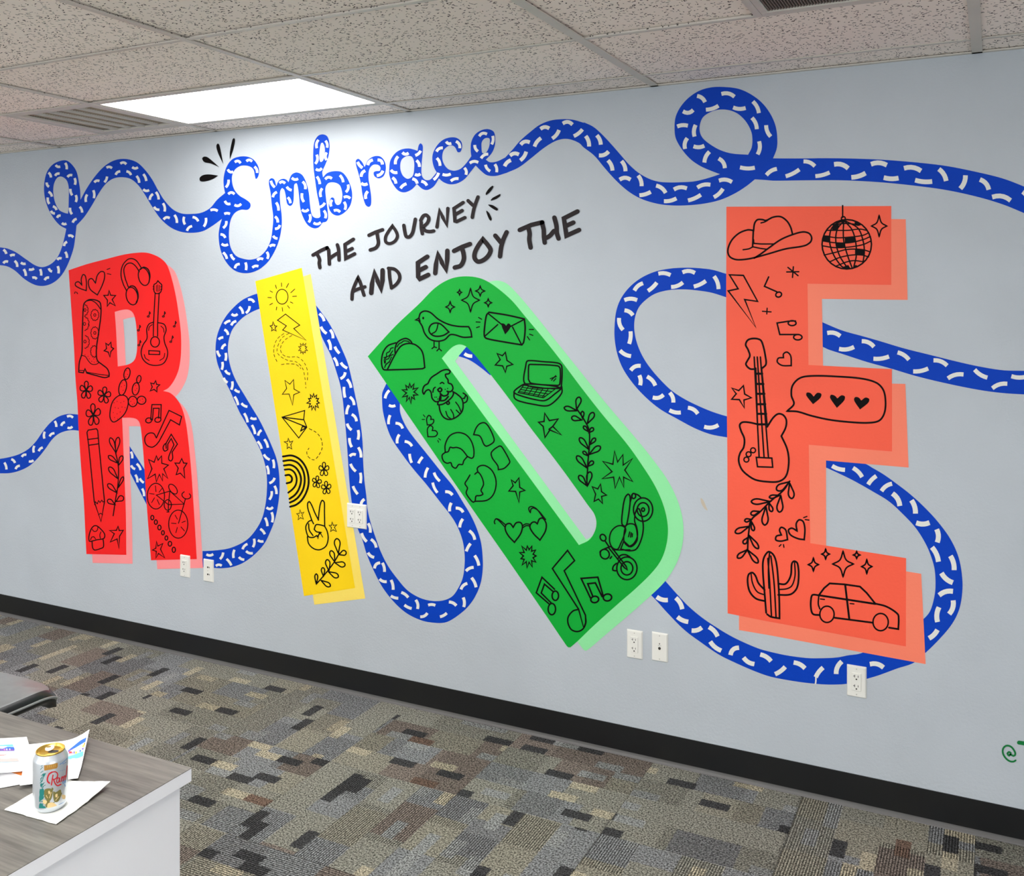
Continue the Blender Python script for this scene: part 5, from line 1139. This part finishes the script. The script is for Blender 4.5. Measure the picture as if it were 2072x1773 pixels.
bm, rg = lathe([(0.0268, 0.1150), (0.0276, 0.1165), (0.0276, 0.1185), (0.0266, 0.1195), (0.0256, 0.1185), (0.0250, 0.1125), (0.0236, 0.1120), (0.0225, 0.1140), (0.002, 0.1140)], 48, bx, by, z0)
bm.faces.new(rg[-1]); bm_obj('lid', bm, M['gold'], can, True)
def on_plane_ell(px, py, rx, ry, rot, zz, name, mat, th):
    x, y = on_level(px, py, zz); bm = bmesh.new(); lo, hi = [], []
    for i in range(24):
        a = 2 * math.pi * i / 24; u, v = rx * math.cos(a), ry * math.sin(a); c, s = math.cos(rot), math.sin(rot)
        X, Y = x + u * c - v * s, y + u * s + v * c
        lo.append(bm.verts.new((X, Y, zz))); hi.append(bm.verts.new((X, Y, zz + th)))
    bm.faces.new(hi); bm.faces.new(lo[::-1])
    for i in range(24): bm.faces.new((lo[i], lo[(i + 1) % 24], hi[(i + 1) % 24], hi[i]))
    return bm_obj(name, bm, mat, can)
tang = math.atan2(RIGHT.y, RIGHT.x)
on_plane_ell(108, 1521, 0.0105, 0.0062, tang + .15, z0 + 0.1142, 'opening', M['slot'], 0.0003)
on_plane_ell(100.5, 1515, 0.0085, 0.0125, tang + .25, z0 + 0.1160, 'pull_tab', M['tab'], 0.0014)
on_plane_ell(98.5, 1511.5, 0.0045, 0.0036, tang + .2, z0 + 0.1175, 'tab_finger_hole', M['gold'], 0.0003)
VIEW['T'] = (0, 1460, 8)
def on_can(px, py, r):
    d = ray(px, py); ox, oy = -bx, -by
    a = d.x ** 2 + d.y ** 2; b = 2 * (ox * d.x + oy * d.y); c = ox * ox + oy * oy - r * r; D = b * b - 4 * a * c
    t = -b / (2 * a) if D < 0 else (-b - math.sqrt(D)) / (2 * a)
    return Vector((d.x * t, d.y * t, CAM_Z + d.z * t))
def can_art(name, col, s, w, lift=0.0002):
    k = Ink(); k.draw(s, 'T', w); k.refine(4.0)
    vs = [on_can(x, y, CR + lift) for x, y in k.v]
    vs = [Vector((v.x, v.y, min(max(v.z, z0 + 0.014), z0 + 0.101))) for v in vs]
    o = mesh_obj(name, vs, k.f, plain('can_ink_' + name, col, 0.4, 0.4), can)
    bm = bmesh.new(); bm.from_mesh(o.data)
    for f in bm.faces:
        f.normal_update(); c = f.calc_center_median() + parent_origin(can) - Vector((bx, by, 0))
        if f.normal.x * c.x + f.normal.y * c.y < 0: f.normal_flip()
    bm.to_mesh(o.data); bm.free()
    return o
can_art('leaf_column_print', srgb(30, 120, 115), "w9 s 660,690 690,660 665,730 700,700 655,780 690,740 660,830 700,800 665,880 740,840 655,930 700,890 660,980 700,930 665,1030 720,990 670,1070 735,1030 690,610 700,580 720,600 735,570 760,590 770,560 800,600 815,565 850,600 860,560 890,600 905,560 925,620 955,590; f 680,860 720,840 742,850 700,890; f 640,1120 700,1090 715,1180 660,1240; f 640,1200 700,1210 690,1260 640,1290; f 640,1330 690,1340 700,1460 640,1460; f 700,1370 740,1400 730,1455 690,1460; w14 s 650,1100 640,1300 720,1380 770,1450; w11 s 680,900 655,960 725,870 690,930 650,1000 690,960 705,1010 665,1060 700,1060 670,1110 645,1180 700,1150 720,1200 690,1260 650,1300 710,1290 700,1330 660,1380 640,1400 690,1440; f 650,1020 680,1000 690,1040 660,1060", 9)
can_art('cactus_print', srgb(120, 112, 60), "f 720,1110 790,1085 850,1110 840,1230 800,1290 730,1250; f 860,1130 900,1150 980,1105 990,1180 940,1300 880,1300; f 840,1070 862,1080 858,1120 838,1110; f 750,1280 800,1260 790,1380 740,1390; w12 s 880,1310 780,1380 1000,1160 960,1260", 10, 0.00025)
can_art('blossom_print', srgb(226, 196, 140), "f 700,1270 760,1290 740,1340 700,1330; f 770,1340 830,1310 900,1340 930,1400 860,1440 780,1440; f 1000,1190 1060,1200 1050,1260 1010,1250; f 780,1130 800,1120 815,1160 790,1180; f 900,1180 930,1170 925,1230 900,1230; w10 s 750,1200 770,1240 830,1150 800,1240 900,1280 950,1220", 8, 0.0003)
can_art('crest_print', srgb(176, 128, 58), "F 712,705 745,665 800,650 870,645 935,675 935,730 920,760 830,780 715,800", 8, 0.00025)
can_art('crest_crown_print', srgb(226, 186, 96), "F 745,665 780,625 840,610 890,630 900,650 820,660; w5 s 770,690 770,750 800,690 800,745 830,685 830,740 860,690 862,735 890,690 890,735", 6, 0.0003)
can_art('red_script_print', srgb(196, 30, 44), "w24 845,822 800,850 768,920 772,975 800,1000; w18 790,850 840,825 900,818 932,850 925,905 880,940 855,938; w20 858,870 845,950 832,1030; w20 868,945 895,1010 930,1042 985,1020; w15 e 938,955,20,42,12; w15 968,915 962,960 972,985; w15 s 992,975 1002,900; w15 1000,935 1018,895 1034,905 1022,965; 1030,925 1048,880 1062,888 1056,945; 1070,900 1090,720", 16, 0.0004)
can_art('blue_text_print', srgb(90, 150, 205), "w9 s 970,700 990,680 1000,685 1020,660 1030,660 1050,632 1060,630 1085,600 1020,690 1040,680 1050,675 1070,660; w12 s 1015,960 1025,1010 1040,950 1045,1000 1062,945 1066,995 1050,1020 1058,1050; F 945,1350 1065,1290 1070,1340 960,1400; w5 s 975,800 990,798 1005,795 1020,790 1035,785 1050,780", 8, 0.0003)

# ------------------------------------------------------------------ the grey leather chair behind the desk
SZ = 0.522
t = empty('office_chair', (-3.40, 2.19, 0)); tag(t, 'grey leather office chair seat poking out behind the desk', 'chair')
def cushion(x0, x1, y0, y1, zt, th, drop, nose):
    """rounded cushion whose far (+Y) edge rolls down like a waterfall front"""
    bm = bmesh.new(); NX, NY = 26, 26; grid = {}
    for lay in (0, 1):
        for i in range(NX + 1):
            for j in range(NY + 1):
                a, b = -1 + 2 * i / NX, -1 + 2 * j / NY
                r = 0.35                                      # rounded corners in plan
                A, B = a, b; m = max(abs(a), abs(b))
                if m > 0:
                    l = (abs(a) ** 5 + abs(b) ** 5) ** (1 / 5); A, B = a * m / l, b * m / l
                x = (x0 + x1) / 2 + A * (x1 - x0) / 2; y = (y0 + y1) / 2 + B * (y1 - y0) / 2
                ed = 1 - m
                crown = 0.018 * (1 - a ** 2) * (1 - b ** 4)
                fall = drop * max(0, (b - 0.45) / 0.55) ** 2.0
                if lay == 0: z = zt + crown - fall - 0.022 * max(0, 1 - ed / 0.10) ** 2
                else: z = zt - th - fall + 0.016 * max(0, 1 - ed / 0.10) ** 2 - nose * max(0, (b - 0.72) / 0.28) ** 1.0
                grid[lay, i, j] = bm.verts.new((x, y, z))
    for i in range(NX):
        for j in range(NY):
            bm.faces.new((grid[0, i, j], grid[0, i + 1, j], grid[0, i + 1, j + 1], grid[0, i, j + 1]))
            bm.faces.new((grid[1, i, j], grid[1, i, j + 1], grid[1, i + 1, j + 1], grid[1, i + 1, j]))
    for i in range(NX):
        bm.faces.new((grid[0, i + 1, 0], grid[0, i, 0], grid[1, i, 0], grid[1, i + 1, 0])); bm.faces.new((grid[0, i, NY], grid[0, i + 1, NY], grid[1, i + 1, NY], grid[1, i, NY]))
    for j in range(NY):
        bm.faces.new((grid[0, 0, j], grid[0, 0, j + 1], grid[1, 0, j + 1], grid[1, 0, j])); bm.faces.new((grid[0, NX, j + 1], grid[0, NX, j], grid[1, NX, j], grid[1, NX, j + 1]))
    bmesh.ops.recalc_face_normals(bm, faces=bm.faces)
    rim = []
    pts = [(NX, j) for j in range(NY + 1)] + [(i, NY) for i in range(NX - 1, -1, -1)] + [(0, j) for j in range(NY - 1, -1, -1)] + [(i, 0) for i in range(1, NX)]
    return bm, [(grid[0, i, j].co.copy(), grid[1, i, j].co.copy()) for i, j in pts]
def tube(pts, r, closed, name, mat, parent, n=8):
    bm = bmesh.new(); rings = []; N = len(pts)
    for i, p in enumerate(pts):
        a = pts[i - 1] if (closed or i) else p; b = pts[(i + 1) % N] if (closed or i < N - 1) else p
        d = (b - a).normalized(); up = Vector((0, 0, 1)) if abs(d.z) < .9 else Vector((1, 0, 0)); s = d.cross(up).normalized(); u = s.cross(d)
        rings.append([bm.verts.new(p + s * r * math.cos(2 * math.pi * k / n) + u * r * math.sin(2 * math.pi * k / n)) for k in range(n)])
    for i in range(N if closed else N - 1):
        A, B = rings[i], rings[(i + 1) % N]
        for k in range(n): bm.faces.new((A[k], A[(k + 1) % n], B[(k + 1) % n], B[k]))
    if not closed: bm.faces.new(rings[0][::-1]); bm.faces.new(rings[-1])
    bmesh.ops.recalc_face_normals(bm, faces=bm.faces)
    return bm_obj(name, bm, mat, parent, True)
SXR = -3.075
bm, rim = cushion(SXR - 0.54, SXR, 1.93, 2.46, SZ, 0.052, 0.030, 0.020)
seat = bm_obj('seat', bm, M['leather'], t, True)
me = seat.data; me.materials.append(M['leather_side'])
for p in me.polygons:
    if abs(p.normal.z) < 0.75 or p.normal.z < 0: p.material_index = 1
tube([a * 0.93 + b * 0.07 for a, b in rim], 0.0045, True, 'piping', M['leather'], seat)
tube([a * 0.78 + b * 0.22 for a, b in rim], 0.0028, True, 'piping', M['leather'], seat)
bm, rim = cushion(SXR - 0.52, SXR - 0.02, -0.30, 0.30, 0, 0.07, 0, 0)
bmesh.ops.rotate(bm, verts=bm.verts, cent=(0, 0, 0), matrix=Matrix.Rotation(math.radians(-80), 3, 'X'))
bmesh.ops.translate(bm, verts=bm.verts, vec=(0, 1.93, 0.86))
bm_obj('backrest', bm, M['leather'], t, True)
new_box('back_bracket', -3.44, -3.34, 1.86, 2.15, 0.405, 0.43, M['black_plastic'], t, 0.004)
new_box('seat_plate', -3.52, -3.26, 2.05, 2.35, 0.41, 0.44, M['black_plastic'], t, 0.006)
tube([Vector((-3.39, 2.2, 0.09)), Vector((-3.39, 2.2, 0.42))], 0.028, False, 'gas_column', M['chrome'], t, 16)
for k in range(5):
    a = 2 * math.pi * k / 5 + .3; e = Vector((-3.39 + 0.29 * math.cos(a), 2.2 + 0.29 * math.sin(a), 0.075))
    tube([Vector((-3.39, 2.2, 0.105)), Vector((-3.39, 2.2, 0.105)).lerp(e, .5), e], 0.017, False, 'leg', M['black_plastic'], t)
    bm = bmesh.new(); bmesh.ops.create_cone(bm, cap_ends=True, segments=16, radius1=0.028, radius2=0.028, depth=0.04, matrix=Matrix.Translation((e.x, e.y, 0.029)) @ Matrix.Rotation(a, 4, 'Z') @ Matrix.Rotation(math.pi / 2, 4, 'X'))
    bm_obj('caster', bm, M['black_plastic'], t)
